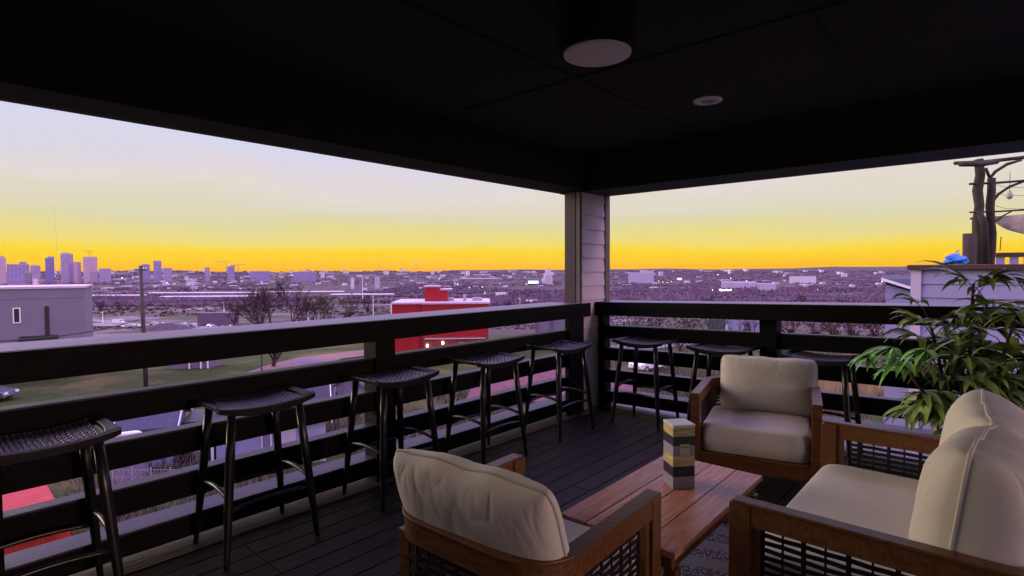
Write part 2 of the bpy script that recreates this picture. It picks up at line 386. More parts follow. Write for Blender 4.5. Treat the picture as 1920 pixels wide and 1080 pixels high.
t = thing('house', 'house walls below the deck and along its near end, plus an added light-blocking side wall', 'house')
b = MB(); b.box(-.3, 6.15, -7.6, .15, -9, -.31); b.build('lower_wall', MT['lav'], t)

b = MB(); b.box(-.30, -.002, -7.38, -4.9, -.3, 2.25); b.build('side_light_blocker', MT['lav'], t)  # added unseen wall, keeps the left glow off the nearest chair's pillow
b = MB(); b.box(-.30, 6.1, -7.58, -7.4, -.3, 2.59); b.build('back_wall', MT['lav'], t)
t = thing('porch_roof', 'black flat roof and ceiling over the deck', 'roof')
b = MB(); b.box(-.05, 6.3, -7.6, .05, 2.6, 2.7); b.build('ceiling', MT['ceil'], t)
b = MB()
for x in (1.27, 2.53, 3.8): b.box(x-.012, x+.012, -7.4, -.3, 2.594, 2.5995)
for y in (-2.25, -4.7): b.box(.3, 6, y-.012, y+.012, 2.5925, 2.5985)
b.build('seam_batten', MT['seam'], t)
ZL, ZR = 2.262, 2.246
b = MB(); b.box(-.30, -.0, -7.6, -.3, ZL, 2.599); b.box(-.30, 6.3, -.299, .13, ZR, 2.598); b.build('header_beam', MT['ceil'], t)
b = MB(); b.box(-.36, -.303, -7.6, .2, ZL+.001, 2.75); b.box(-.36, 6.3, .133, .19, ZR, 2.75); b.build('fascia', MT['fascia'], t)
b = MB(); b.box(-.36, 6.3, -7.6, .2, 2.755, 2.9); b.build('roof_slab', MT['fascia'], t)

# corner column
t = thing('corner_column', 'porch corner column clad in pale lap siding with brown trim', 'column')
b = MB(); b.box(-.195, -.03, -.30, .10, -.03, ZR-.002); b.build('core', MT['trim'], t)
b = MB(); z = -.03; pitch = .146
while z < ZR-.01:
    z1 = min(z+pitch, ZR-.006)
    b.add([(-.028, -.318, z), (-.004, -.318, z), (-.016, -.318, z1), (-.028, -.318, z1),
           (-.028, .1, z), (-.004, .1, z), (-.016, .1, z1), (-.028, .1, z1)],
          [(0,1,2,3), (7,6,5,4), (1,5,6,2), (0,4,5,1), (3,2,6,7)])
    z = z1
b.build('siding', MT['sidg'], t)
b = MB(); b.box(-.215, -.085, -.34, -.303, -.03, ZR-.003); b.build('corner_trim', MT['trim'], t)
b = MB(); b.box(-.082, -.030, -.335, -.303, -.03, ZR-.004); b.build('corner_trim', MT['trimo'], t)
b = MB(); b.box(-.02, .002, .104, .19, -.03, ZR-.003); b.box(-.2, -.022, .104, .19, -.03, ZR-.003); b.build('end_trim', MT['trimo'], t)

# railings
Z1, Z2, Z3, Z4, Z5 = 1.111, .858, .626, .392, .164
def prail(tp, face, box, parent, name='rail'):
    """a rail: dark body, light top board with sky light put into its colour"""
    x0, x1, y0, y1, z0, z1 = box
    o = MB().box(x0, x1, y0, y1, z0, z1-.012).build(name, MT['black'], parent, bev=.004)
    MB().box(x0-.0015, x1+.0015, y0-.0015, y1+.0015, z1-.011, z1).build('skylit_top', tp, o, bev=.003)
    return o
t = thing('railing', 'long black bar-top railing with five rails, left side of the deck', 'railing')
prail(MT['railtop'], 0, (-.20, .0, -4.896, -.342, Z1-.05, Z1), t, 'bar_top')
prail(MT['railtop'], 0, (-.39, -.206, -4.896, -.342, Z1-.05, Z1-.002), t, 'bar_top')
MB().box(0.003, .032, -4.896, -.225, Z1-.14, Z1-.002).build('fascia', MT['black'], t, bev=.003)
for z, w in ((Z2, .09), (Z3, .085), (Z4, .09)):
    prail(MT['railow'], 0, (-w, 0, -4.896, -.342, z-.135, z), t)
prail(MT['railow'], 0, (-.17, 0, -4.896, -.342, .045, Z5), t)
for y in (-2.755, -4.80): MB().box(-.12, .028, y-.08, y+.08, -.03, Z1-.142).build('post', MT['black'], t, bev=.004)
MB().box(-.02, .028, -.60, -.345, .006, Z1-.142).build('post', MT['black'], t, bev=.004)
SL = .0243
t = thing('railing', 'black bar-top railing with five rails, far right side of the deck', 'railing')
t.rotation_euler = (0, -math.atan(SL), 0)
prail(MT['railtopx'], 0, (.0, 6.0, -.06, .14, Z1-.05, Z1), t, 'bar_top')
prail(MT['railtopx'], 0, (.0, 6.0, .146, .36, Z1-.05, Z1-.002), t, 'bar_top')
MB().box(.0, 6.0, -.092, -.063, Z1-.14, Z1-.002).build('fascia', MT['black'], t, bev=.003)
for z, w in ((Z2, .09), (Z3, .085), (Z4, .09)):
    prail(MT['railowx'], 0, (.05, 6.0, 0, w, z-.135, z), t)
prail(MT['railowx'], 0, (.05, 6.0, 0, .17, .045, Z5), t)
for x in (1.725, 4.1): MB().box(x-.07, x+.07, -.028, .12, -.1, Z1-.142).build('post', MT['black'], t, bev=.004)
MB().box(.004, .08, -.028, .10, .004, Z1-.142).build('post', MT['black'], t, bev=.004)

# ceiling lights
t = thing('ceiling_lamp', 'black drum ceiling lamp with a pale round diffuser', 'ceiling lamp', (1.84, -2.90, 2.6))
b = MB(); b.cyl((0, 0), .172, -.19, -.0, 48); b.build('drum', MT['seam'], t)
b = MB(); b.tube([(0, 0, -.186), (0, 0, -.197), (0, 0, -.20)], [.150, .148, .137], 48); b.build('diffuser', MT['lens'], t, sm=False)
t = thing('downlight', 'small white recessed downlight in the black ceiling', 'downlight', (1.679, -1.283, 2.6))
b = MB(); n = 40
b.add([(cos(2*pi*k/n)*r, sin(2*pi*k/n)*r, z) for r, z in ((.095, 0), (.093, -.008), (.055, -.010), (.05, -.002)) for k in range(n)],
      [(j*n+k, j*n+(k+1) % n, (j+1)*n+(k+1) % n, (j+1)*n+k) for j in range(3) for k in range(n)]); b.build('trim_ring', MT['lens'], t, sm=True)
b = MB(); b.cyl((0, 0), .05, -.006, -.001, 24); b.build('bulb', MT['metal'], t)

# ================================================================== BAR STOOLS
def sad(y): return .758 + .027*(abs(y)/.25)**2.2
def make_stool(label):
    t = thing('bar_stool', label, 'bar stool', group='woven bar stools along the railings')
    for sx in (-1, 1):
        b = MB(); b.sweep([( -.25+.5*i/20, 0) for i in range(21)], [(0, 0)]*3) if False else None
        P = []
        for i in range(25):
            y = -.25+.5*i/24; P.append(y)
        vs, fs = [], []
        for y in P:
            zz = sad(y); xo = .19-.006*(1-abs(y)/.25); h = .04-.014*(abs(y)/.25)**2
            for (dx, dz) in ((0, .002), (-.026, .004), (-.028, -h), (-.004, -h)): vs.append((sx*(xo+dx), y, zz+dz))
        for i in range(24):
            for k in range(4): fs.append((i*4+k, i*4+(k+1) % 4, i*4+4+(k+1) % 4, i*4+4+k) if sx > 0 else (i*4+4+k, i*4+4+(k+1) % 4, i*4+(k+1) % 4, i*4+k))
        fs += [(0, 1, 2, 3), (96, 97, 98, 99)]
        MB().add(vs, fs).build('side_rail', MT['stool'], t, bev=.004)
    for sy in (-1, 1):
        b = MB(); vs, fs = [], []
        for i in range(13):
            x = -.163+.326*i/12; w = .056-.018*(1-(x/.163)**2)
            a, c = .25, .25-w
            vs += [(x, sy*a, sad(a)+.001), (x, sy*c, sad(c)+.002), (x, sy*c, sad(c)-.016), (x, sy*a, sad(a)-.020)]
        for i in range(12):
            for k in range(4):
                f = (i*4+k, i*4+(k+1) % 4, i*4+4+(k+1) % 4, i*4+4+k); fs.append(f if sy < 0 else f[::-1])
        fs += [(0, 1, 2, 3), (48, 49, 50, 51)]
        b.add(vs, fs).build('end_rail', MT['stool'], t, bev=.003)
    # woven seat
    b = MB(); X, Y = .163, .192; nx, ny = 17, 20; w = .0078
    for i in range(nx):
        x = -X+2*X*(i+.5)/nx; n = ny*2
        vs = []; fs = []
        for j in range(n+1):
            y = -Y+2*Y*j/n; z = sad(y)-.004+.0035*cos(pi*(j-1)/2*1+pi*i) if False else sad(y)-.003+.0065*sin(pi*(j/2+i))
            for dx, dz in ((-w*.9, -.001), (0, .0012), (w*.9, -.001)): vs.append((x+dx, y, z+dz))
        for j in range(n):
            for k in range(2): fs.append((j*3+k, j*3+k+1, j*3+k+4, j*3+k+3))
        b.add(vs, fs)
    for j in range(ny):
        y = -Y+2*Y*(j+.5)/ny; n = nx*2; vs = []; fs = []
        for i in range(n+1):
            x = -X+2*X*i/n; z = sad(y)-.003-.0065*sin(pi*(i/2+j))
            for dy, dz in ((-w*.95, -.001), (0, .0012), (w*.95, -.001)): vs.append((x, y+dy, z+dz))
        for i in range(n):
            for k in range(2): fs.append((i*3+k, i*3+3+k, i*3+4+k, i*3+k+1))
        b.add(vs, fs)
    b.build('woven_seat', MT['cord'], t, sm=True)
    for sx, sy in ((-1,-1), (1,-1), (1,1), (-1,1)):
        b = MB(); top = Vector((sx*.145, sy*.175, sad(.175)-.03)); bot = Vector((sx*.205, sy*.238, 0))
        b.tube([bot.lerp(top, k) for k in (0, .03, .1, .35, .7, 1)], [.0125, .0135, .0155, .021, .0225, .019], 12)
        lg = b.build('leg', MT['stool'], t, sm=True)
        MB().cyl((bot.x, bot.y), .011, -.0, .004, 10).build('glide', MT['metal'], lg)
    def lp(sx, sy, z):
        k = z/(.72); return Vector((sx*(.205-.06*k), sy*(.238-.063*k), z))
    for sy in (-1, 1):
        a, c = lp(-1, sy, .33), lp(1, sy, .33); b = MB()
        b.tube([a.lerp(c, i/8)+Vector((0, 0, .022*sin(pi*i/8))) for i in range(9)], .0115, 8); b.build('stretcher', MT['stool'], t, sm=True)
    for sx in (-1, 1):
        a, c = lp(sx, -1, .27), lp(sx, 1, .27); b = MB()
        b.tube([a.lerp(c, i/8)+Vector((0, 0, .018*sin(pi*i/8))) for i in range(9)], .0115, 8); b.build('stretcher', MT['stool'], t, sm=True)
    return t
st = make_stool('woven bar stool at the left railing, nearest to the camera and cut by the frame')
st.location = (.225, -4.625, 0)
for x, y, rz, lb in ((.208, -3.73, 0, 'woven bar stool at the left railing, second from the camera, seen in full'),
     (.225, -2.85, R(2), 'woven bar stool standing in front of the left railing post'),
     (.235, -1.985, 0, 'woven bar stool at the left railing, fourth from the camera, above the red building front'),
     (.235, -1.05, R(-2), 'woven bar stool at the left railing closest to the corner column'),
     (.66, -.235, R(90), 'woven bar stool at the far right railing closest to the corner column'),
     (1.40, -.225, R(90), 'woven bar stool at the far right railing, half hidden behind the facing armchair'),
     (2.16, -.20, R(90), 'woven bar stool at the far right railing beside the potted palm')):
    dup(st, (x, y, 0), rz, lb)

# ================================================================== CUSHIONS
def seat_cushion(w, d, h, seed, puff=.02):
    """rounded slab, centre at origin bottom z=0"""
    b = MB(); n = 36; lay = []
    def rr(u, v, e):  # square-circle mapping via superellipse
        return u, v
    vs = []; fs = []
    prof = [(0, .0), (.5, .0), (.93, .0), (.985, .015), (1, .05), (1.0, .5), (1.0, .86), (.985, .955), (.95, .99), (.85, 1.0), (.5, 1.0), (0, 1.0)]
    K = 72
    for (s_, z_) in prof:
        for k in range(K):
            a = 2*pi*k/K; ca, sa = cos(a), sin(a); e = .16
            cx = math.copysign(abs(ca)**e, ca); cy = math.copysign(abs(sa)**e, sa)
            x, y = cx*w/2*s_, cy*d/2*s_
            dome = puff*(1-s_**2) if z_ > .9 else 0
            bul = .006*sin(a*7+seed)*(s_ > .9)*(.1 < z_ < .9) + (.008 if .1 < z_ < .8 and s_ == 1 else 0)
            x *= 1+bul/w*2; y *= 1+bul/d*2
            zz = h*z_+dome+.004*mnoise.noise(Vector((x*5, y*5, seed)))*(z_ > .5)
            vs.append((x, y, zz))
    m = len(prof)
    for i in range(m-1):
        for k in range(K): fs.append((i*K+k, i*K+(k+1) % K, (i+1)*K+(k+1) % K, (i+1)*K+k))
    b.add(vs, fs); return b
def pillow(w, h, t, seed, wr=1.0, fr=.5):
    """standing back pillow: width x, height z (0..h), thickness y"""
    b = MB(); n = 120; rs = random.Random(seed)
    creases = []
    for _ in range(15):
        e = rs.random()*2-1; creases.append((e*.9, rs.uniform(-.35, .35), rs.uniform(.30, .85), rs.uniform(.5, 1)*rs.choice((1, .8, -.6)), rs.uniform(.05, .09)))
    def P(side):
        def f(i, j):
            u = 2*i/n-1; v = 2*j/n-1
            u = sin(u*pi/2)*.35+u*.65; v = sin(v*pi/2)*.35+v*.65
            pin = 1-.03*(1-v*v); pinv = 1-.045*(1-u*u)
            cr_ = 1-.085*abs(u*v)**5
            x = w/2*u*pin*cr_; z = h/2*v*pinv*(1-.06*abs(u*v)**5)
            th = max(0, (1-abs(u)**3.2))*max(0, (1-abs(v)**3.2)); y = t/2*th**.44
            wk = 0
            for cu, sl, ln, am, sg in creases:
                for tb in (1,):
                    s_ = (1-v); 
                    if s_ < ln*2:
                        dd = u-(cu+sl*s_); wk += am*math.exp(-(dd/sg)**2)*(1-s_/(ln*2))*min(1, s_*7)
            wk2 = mnoise.noise(Vector((u*2.2+seed, v*2.2, side)))*.5+mnoise.noise(Vector((u*6+seed, v*3, side+4)))*.25
            y += t*(.0*wr*wk+.05*wr*wk2)*min(1, th*2.5)
            ed = max(0, (v+.9)/1.9)**3+.6*max(0, abs(u)-.6)
            c1 = max(0, 1-abs(mnoise.noise(Vector((u*3.6+.9*v*u, v*.9+seed, side+.5))))*3.6)**2
            c2 = max(0, 1-abs(mnoise.noise(Vector((u*7.5-1.4*v, v*1.6+seed, side+7))))*3.4)**2
            y -= wr*(.011*c1+.006*c2)*ed*min(1, th*3)
            z += .012*wr*sin(u*9+seed)*max(0, v)**4*(1-u*u)
            y2 = side*y*2*(fr if side < 0 else 1-fr) + .05*(u*u)*w*.3
            return (x, y2, z+h/2)
        return f
    b.sheet(P(-1), n, n); b2 = MB().sheet(P(1), n, n); b.add(b2.v, [f[::-1] for f in b2.f])
    f = P(1); E = [f(i, 0) for i in range(0, n, 3)]+[f(n, j) for j in range(0, n, 3)]+[f(i, n) for i in range(n, 0, -3)]+[f(0, j) for j in range(n, -1, -3)]
    b.pipe = MB().tube(E, .0055, 6); return b
def back_pillow(spec_, seed, wr, parent, fr=.5):
    b = pillow(*spec_, seed, wr, fr); o = b.build('back_pillow', MT['clothp'], parent, sm=True); b.pipe.build('piping', MT['seamc'], o, sm=True); return o

# ================================================================== ARMCHAIRS AND LOVESEAT
def upath(w, d, r, n=10, inset=0):
    w2, d2 = w/2-inset, d/2-inset; r = max(.03, r-inset); P = []
    m = 14
    for i in range(m): P.append((w2, -d/2+(d2-r+d/2)*i/m))
    for i in range(n+1): a = pi/2*i/n; P.append((w2-r+r*cos(a), d2-r+r*sin(a)))
    k = max(8, int((2*w2-2*r)/.05))
    for i in range(1, k): P.append((w2-r-(2*w2-2*r)*i/k, d2))
    for i in range(n+1): a = pi/2+pi/2*i/n; P.append((-w2+r+r*cos(a), d2-r+r*sin(a)))
    for i in range(1, m+1): P.append((-w2, d2-r-(d2-r+d/2)*i/m))
    return P
def resample(P, step):
    out = [Vector(P[0])]; acc = 0
    for a, b_ in zip(P, P[1:]):
        a, b_ = Vector(a), Vector(b_); L = (b_-a).length; s = step-acc
        while s <= L: out.append(a.lerp(b_, s/L)); s += step
        acc = (acc+L) % step
    return out
AH = .62
def seat_frame(t, w, d):
    th = .045; P = upath(w, d, .17, inset=th/2)
    def rect(z0, z1, a=th/2): return [(-a, z0), (a, z0), (a, z1), (-a, z1)]
    MB().sweep(P, rect(AH-.085, AH-.012, .0215)).build('arm_rail', MT['teak'], t)
    MB().sweep(P, rect(AH-.012, AH, .029)).build('arm_cap', MT['teak'], t, bev=.003)
    MB().sweep(P, rect(.15, .225, .0215)).build('lower_rail', MT['teak'], t)
    for sx in (-1, 1):
        b = MB(); b.box(sx*(w/2+.002)-(.056 if sx > 0 else 0), sx*(w/2+.002)+(.056 if sx < 0 else 0), -d/2-.012, -d/2+.062, 0, AH-.013); b.build('front_post', MT['teak'], t, bev=.003)
        b = MB(); b.box(sx*(w/2-.012)-(.032 if sx > 0 else 0), sx*(w/2-.012)+(.032 if sx < 0 else 0), -d/2+.063, -d/2+.092, .226, AH-.086); b.build('panel_frame', MT['teak'], t)
        b = MB(); b.box(sx*(w/2-.045)-.03, sx*(w/2-.045)+.03, d/2-.11, d/2-.05, 0, AH-.087); b.build('rear_post', MT['teak'], t, bev=.003)
    # woven panel, side to side round the back
    pth = resample(P, .033); pth = pth[3:-3]; b = MB(); z = .24; row = 0
    while z < AH-.10:
        path = []
        for i, p in enumerate(pth):
            a = pth[max(0, i-1)]; c = pth[min(len(pth)-1, i+1)]; tt = (c-a).normalized(); nn = Vector((-tt.y, tt.x))
            path.append(p+nn*(.0028*cos(pi*(i/2+row))))
        b.sweep(path, [(-.0018, z), (.0018, z), (.0018, z+.0155), (-.0018, z+.0155)]); z += .0262; row += 1
    b.build('woven_panel', MT['cane'], t)
    b = MB()
    for i in range(0, len(pth), 2):
        a = pth[max(0, i-1)]; c = pth[min(len(pth)-1, i+1)]; tt = (c-a).normalized(); nn = Vector((-tt.y, tt.x)); p = pth[i]
        wd = .0035 if (i//2) % 2 else .0075
        q = [p-tt*wd-nn*.0025, p+tt*wd-nn*.0025, p+tt*wd+nn*.0025, p-tt*wd+nn*.0025]; b.prism([(v.x, v.y) for v in q], .226, AH-.087)
    b.build('panel_ribs', MT['cane'], t)
    MB().box(-w/2+.055, w/2-.055, -d/2-.006, -d/2+.03, .135, .235).build('front_rail', MT['teak'], t, bev=.003)
    b = MB()
    for i in range(9): y = -d/2+.05+i*(d-.14)/8; b.box(-w/2+.05, w/2-.05, y-.025, y+.025, .215, .234)
    b.build('seat_slats', MT['teak'], t)
def armchair(label, loc, rz, seed, pil, w=.70):
    t = thing('armchair', label, 'armchair', loc, rz, 'teak armchairs round the coffee table'); d = .73
    seat_frame(t, w, d)
    o = seat_cushion(w-.115, d-.10, .175, seed).build('seat_cushion', MT['cloth'], t, sm=True); o.location = (0, -.035, .236)
    o = back_pillow(pil[0], seed, pil[3], t); o.location = pil[1]; o.rotation_euler = pil[2]
    return t
armchair('teak armchair with cream cushions facing the camera across the table', (1.935, -1.01, 0), R(14), 3,
         ((.655, .415, .17), (.055, .165, .405), (R(-14), 0, R(3)), .3), .765)
armchair('teak armchair seen from behind with its tall cream pillow, nearest the camera', (1.925, -3.50, 0), R(182.5), 11,
         ((.68, .46, .20), (.0, .165, .405), (R(-20), 0, R(2)), .5))
t = thing('loveseat', 'two-seat teak sofa with woven arms and plump cream pillows', 'sofa', (2.945, -2.30, 0), R(-90))
w, d = 1.41, .92; seat_frame(t, w, d)
o = seat_cushion(w-.12, d-.10, .175, 20).build('seat_cushion', MT['cloth'], t, sm=True); o.location = (0, -.035, .236)
o = back_pillow((.66, .50, .33), 31, .75, t, .36); o.location = (-.32, .155, .40); o.rotation_euler = (R(-6), R(2), R(4))
o = back_pillow((.68, .50, .35), 37, .75, t, .36); o.location = (.33, .15, .40); o.rotation_euler = (R(-7), R(-3), R(-5))

# coffee table, rug, box
t = thing('coffee_table', 'low slatted teak coffee table between the chairs', 'coffee table', (2.05, -2.585, 0), R(.5))
b = MB(); 
for i in range(4): x = -.262+i*.132; b.box(x, x+.128, -.53, .49, .375, .40)
b.build('tabletop', MT['teakt'], t, bev=.003)
MB().box(-.235, .235, -.50, .46, .315, .374).build('apron', MT['teak'], t)
for sx in (-1, 1):
    for sy in (-1, 1): MB().box(sx*.225-.025, sx*.225+.025, (.435 if sy > 0 else -.475)-.025, (.435 if sy > 0 else -.475)+.025, .012, .314).build('leg', MT['teak'], t, bev=.003)
b = MB(); b.box(-.75, .95, -1.35, 1.03, .0, .010); o = b.build('rug', MT['rug'], bev=.003); o.location = (2.35, -2.95, .003)
tag(o, 'grey patterned outdoor rug under the coffee table', 'rug')
t = thing('carton', 'tall square carton printed with wood, black and grey bands on the table', 'box', (2.035, -2.475, .4015), R(50))
hw = .055; bands = [(0, .055, 'mauve'), (.055, .105, 'navy'), (.105, .155, 'kraft'), (.155, .205, 'mauve'), (.205, .25, 'navy'), (.25, .297, 'kraft')]
for a, c, m in bands: MB().box(-hw, hw, -hw, hw, a, c).build('band', MT[m], t)
MB().box(-hw-.0015, hw+.0015, -hw-.0015, hw+.0015, .297, .306).build('lid', MT['white'], t, bev=.001)
lb = MB().box(-.02, .028, -hw-.0018, -hw-.0002, .158, .212).build('label', MT['paper'], t)
def text(s, size, m, parent, loc, rot, ext=.0004):
    c = bpy.data.curves.new('lettering', 'FONT'); c.body = s; c.size = size; c.extrude = ext; c.align_x = 'CENTER'; c.align_y = 'CENTER'; c.materials.append(m)
    tmp = bpy.data.objects.new('tmp', c); S.collection.objects.link(tmp); dg = bpy.context.evaluated_depsgraph_get(); me = bpy.data.meshes.new_from_object(tmp.evaluated_get(dg))
    bpy.data.objects.remove(tmp); me.materials.clear(); me.materials.append(m)
    o = bpy.data.objects.new('lettering', me); S.collection.objects.link(o); o.parent = parent; o.location = loc; o.rotation_euler = rot; return o
text('TIMBER', .0125, MT['ink'], lb, (.004, -hw-.0023, .198), (R(90), 0, 0))

# ================================================================== POTTED PALM
def make_palm(loc):
    t = thing('potted_palm', 'bushy green bamboo palm in a pot behind the sofa', 'plant', loc)
    b = MB(); b.tube([(0,0,0), (0,0,.02), (0,0,.27), (0,0,.3), (0,0,.3), (0,0,.27)], [.12, .13, .17, .18, .16, .155], 28); b.build('pot', MT['pot'], t, sm=False)
    MB().cyl((0, 0), .153, .25, .275, 24).build('soil', MT['soil'], t)
    rp = random.Random(12); stems = MB(); lv = [MB(), MB()]
    def leaflet(base, d, ln, wd, mb):
        d = d.normalized(); side = d.cross(Vector((0, 0, 1)));
        if side.length < .1: side = Vector((1, 0, 0))
        side.normalize(); side = (side+Vector((0, 0, rp.uniform(-.45, .45)))).normalized(); n = 6; vs = []; fs = []; p = base.copy(); dd = d.copy()
        droop = rp.uniform(.16, .36)
        for i in range(n+1):
            s = i/n; wv = wd*math.sin(pi*min(1, .08+s*.92)**.75)*.5+.0006
            nrm = side.cross(dd).normalized()
            vs += [p-side*wv+nrm*wv*.35, p, p+side*wv+nrm*wv*.35]
            dd = (dd+Vector((0, 0, -droop*(.4+s)))).normalized(); p = p+dd*(ln/n)
        for i in range(n): fs += [(i*3, i*3+3, i*3+4, i*3+1), (i*3+1, i*3+4, i*3+5, i*3+2)]
        mb.add(vs, fs)
    def fan(base, d, young=False, sc=1):
        n = rp.randint(6, 9); ln = rp.uniform(.20, .31)*sc
        side = d.cross(Vector((0, 0, 1))).normalized(); upv = side.cross(d).normalized()
        for i in range(n):
            a = (i/(n-1)-.5)*R(rp.uniform(110, 150)); q = d*cos(a)+side*sin(a)+upv*rp.uniform(-.1, .25)
            leaflet(base, q, ln*(1-.25*abs(i/(n-1)-.5)*2)*rp.uniform(.85, 1.1), rp.uniform(.030, .052), lv[1] if young else lv[0])
    canes = [((.0, .0), (.02, .03), 1.12), ((-.05, .03), (-.22, -.10), .92), ((.05, -.02), (.25, -.06), .95), ((.0, .05), (.10, .18), 1.02), ((-.03, -.05), (-.16, .12), .78), ((.03, .03), (.33, .12), .74), ((-.02, -.04), (-.02, -.16), .70), ((0, -.02), (-.33, -.16), .62)]
    for (bx, by), (tx, ty), hh in canes:
        hh = hh*1.19+.02
        pts = [Vector((bx+(tx-bx)*.8*s**1.3, by+(ty-by)*.8*s**1.3, .26+(hh-.26)*s)) for s in [i/8 for i in range(9)]]
        stems.tube(pts, [.014-.006*i/8 for i in range(9)], 7)
        nf = 12
        for k in range(nf):
            s = .28+.72*k/(nf-1); p = pts[0].lerp(pts[-1], s); i = min(7, int(s*8)); p = pts[i].lerp(pts[i+1], s*8-i)
            az = rp.uniform(0, 2*pi); el = R(rp.uniform(12, 50)+45*(s-.6))
            d = Vector((cos(az)*cos(el), sin(az)*cos(el), sin(el))); L = rp.uniform(.08, .20)
            q = p+d*L+Vector((0, 0, -.02)); stems.tube([p, p+d*L*.5+Vector((0, 0, .012)), q], [.004, .003, .002], 5, cap=False)
            fan(q, Vector((d.x, d.y, d.z-.35)).normalized(), False, 1)
    for k, (dx, dy, z) in enumerate([(-.36, -.20, .95), (-.30, -.28, .88), (-.18, -.36, .97), (-.46, -.28, .90)]):
        q = Vector((dx, dy, z)); stems.tube([Vector((dx*.4, dy*.4, z-.12)), q], [.004, .002], 5, cap=False)
        fan(q, Vector((-.45, -.55, -.1)).normalized(), True, .85)
    stems.build('stems', MT['stem'], t, sm=True); lv[0].build('leaves', MT['leaf'], t, sm=True); lv[1].build('young_leaves', MT['leafn'], t, sm=True)
    return t
make_palm((3.05, -.62, 0))
t = thing('plant_stand', 'low white plastic tray on legs on the deck behind the sofa arm', 'tray', (2.62, -1.15, 0), R(4))
MB().box(-.20, .16, -.11, .11, .10, .118).build('tray_top', MT['white'], t, bev=.004)
for sx in (-.18, .14):
    for sy in (-.09, .09): MB().box(sx-.012, sx+.012, sy-.012, sy+.012, 0, .099).build('leg', MT['white'], t)

# ================================================================== NEXT-DOOR TERRACE (right)
def lap_wall(b, x0, x1, y, z0, z1, p=.178, depth=.2):
    z = z0
    while z < z1-.001:
        zz = min(z+p, z1)
        b.add([(x0, y, z), (x1, y, z), (x1, y+.014, zz), (x0, y+.014, zz), (x0, y+depth, z), (x1, y+depth, z), (x1, y+depth, zz), (x0, y+depth, zz)],
              [(0,1,2,3), (4,0,3,7), (1,5,6,2), (3,2,6,7), (5,4,7,6), (0,4,5,1)])
        z = zz
WY = 4.0; wx = at(1712, 500, 7.4).x
t = thing('terrace_wall', 'pale lap-sided wall of the next roof terrace with a dark brown cap', 'wall')
b = MB(); lap_wall(b, wx, wx+7, WY, -8.9, 1.43); b.build('siding', MT['lav'], t)
MB().box(wx-.05, wx+7, WY-.05, WY+.25, 1.432, 1.495).build('cap', MT['capw'], t, bev=.006)
MB().box(wx, wx+7, WY+.205, WY+7, -8.9, .35).build('terrace_floor', MT['lav'], t)
t = thing('wall_corner_board', 'narrow pale corner board at the edge of the terrace wall', 'trim') if False else t
MB().box(wx-.012, wx+.10, WY-.012, WY-.001, -8.9, 1.431).build('corner_board', MT['sidg'], t)
t = thing('rustic_pergola', 'rustic pergola of two tree trunks with bent branches on the terrace', 'pergola')
pb = at(1832, 495, 7.9); q1 = Vector((pb.x, pb.y, .352)); q2 = Vector((at(1856, 495, 7.9).x, at(1856, 495, 7.9).y, .352))
def trunk(q, h, r, seed):
    rs = random.Random(seed); b = MB(); n = 12
    b.tube([(q.x+rs.uniform(-.015, .015), q.y+rs.uniform(-.015, .015), q.z+(h-q.z)*i/n) for i in range(n+1)], [r*(1.15-.35*i/n+rs.uniform(-.06, .06)) for i in range(n+1)], 12)
    return b.build('trunk', MT['bark'], t, sm=True)
trunk(q1, at(1838, 300, 7.9).z, .068, 1); trunk(q2, at(1856, 335, 7.9).z, .058, 2)
b = MB()
for y0_, y1_, x0_ in ((.40, .395, 0), ): pass
b.tube([at(1835, 395, 7.82), at(1845, 420, 7.82), at(1846, 495, 7.82)], [.04, .052, .065], 10); b.build('trunk', MT['bark'], t, sm=True)
def beam(pix, D, r, nm='branch', m='bark'):
    b = MB(); P = [at(px, py, D) for px, py in pix]; b.tube(P, [q*.75 for q in r] if hasattr(r, '__len__') else [r*.75]*len(P), 8); return b.build(nm, MT[m], t, sm=True)
beam([(1790, 306), (1840, 304), (1930, 294), (2060, 283)], 7.9, .035, 'beam')
beam([(1800, 308), (1840, 308), (1870, 303)], 7.7, .045, 'beam')
beam([(1818, 345), (1866, 343), (1930, 338), (2060, 330)], 7.85, .022, 'beam')
beam([(1818, 398), (1862, 397), (1930, 393), (2060, 388)], 7.85, .016, 'beam')
beam([(1820, 410), (1862, 408), (1930, 404), (2060, 400)], 7.95, .022, 'beam')
beam([(1853, 338), (1866, 322), (1888, 308), (1915, 300)], 7.88, [.022, .03, .03, .022])
beam([(1860, 380), (1872, 364), (1893, 350), (1925, 338)], 7.88, [.02, .026, .026, .02])
beam([(1848, 315), (1856, 334)], 7.88, .025)
beam([(1860, 420), (1880, 405), (1897, 396)], 7.88, .014)
for py in (345, 360, 385, 405):
    beam([(1864, py), (1885, py+6), (1915, py+7), (1960, py+2)], 8.1, .004, 'light_wire', 'wire')
t2 = t
bp_ = at(1893, 362, 7.9)
t = thing('hanging_bulb', 'clear string-light bulb hanging from the rustic pergola', 'light bulb', bp_)
b = MB(); b.tube([(0, 0, .30), (0, 0, .02)], .004, 6); b.build('cord', MT['wire'], t)
b = MB(); b.tube([(0, 0, .03), (0, 0, .0), (0, 0, -.04), (0, 0, -.075), (0, 0, -.09)], [.018, .028, .045, .032, .006], 12); b.build('glass_bulb', MT['net'], t, sm=True)
hc = [at(1858, 414, 7.95), at(1950, 404, 7.95), at(1906, 442, 7.6)]
t = thing('net_hammock', 'beige net hammock slung under the pergola beams', 'hammock', at(1890, 444, 7.9))
b = MB(); nn = 16; L0 = at(1858, 408, 7.95)-t.location; L1 = at(1965, 400, 7.95)-t.location
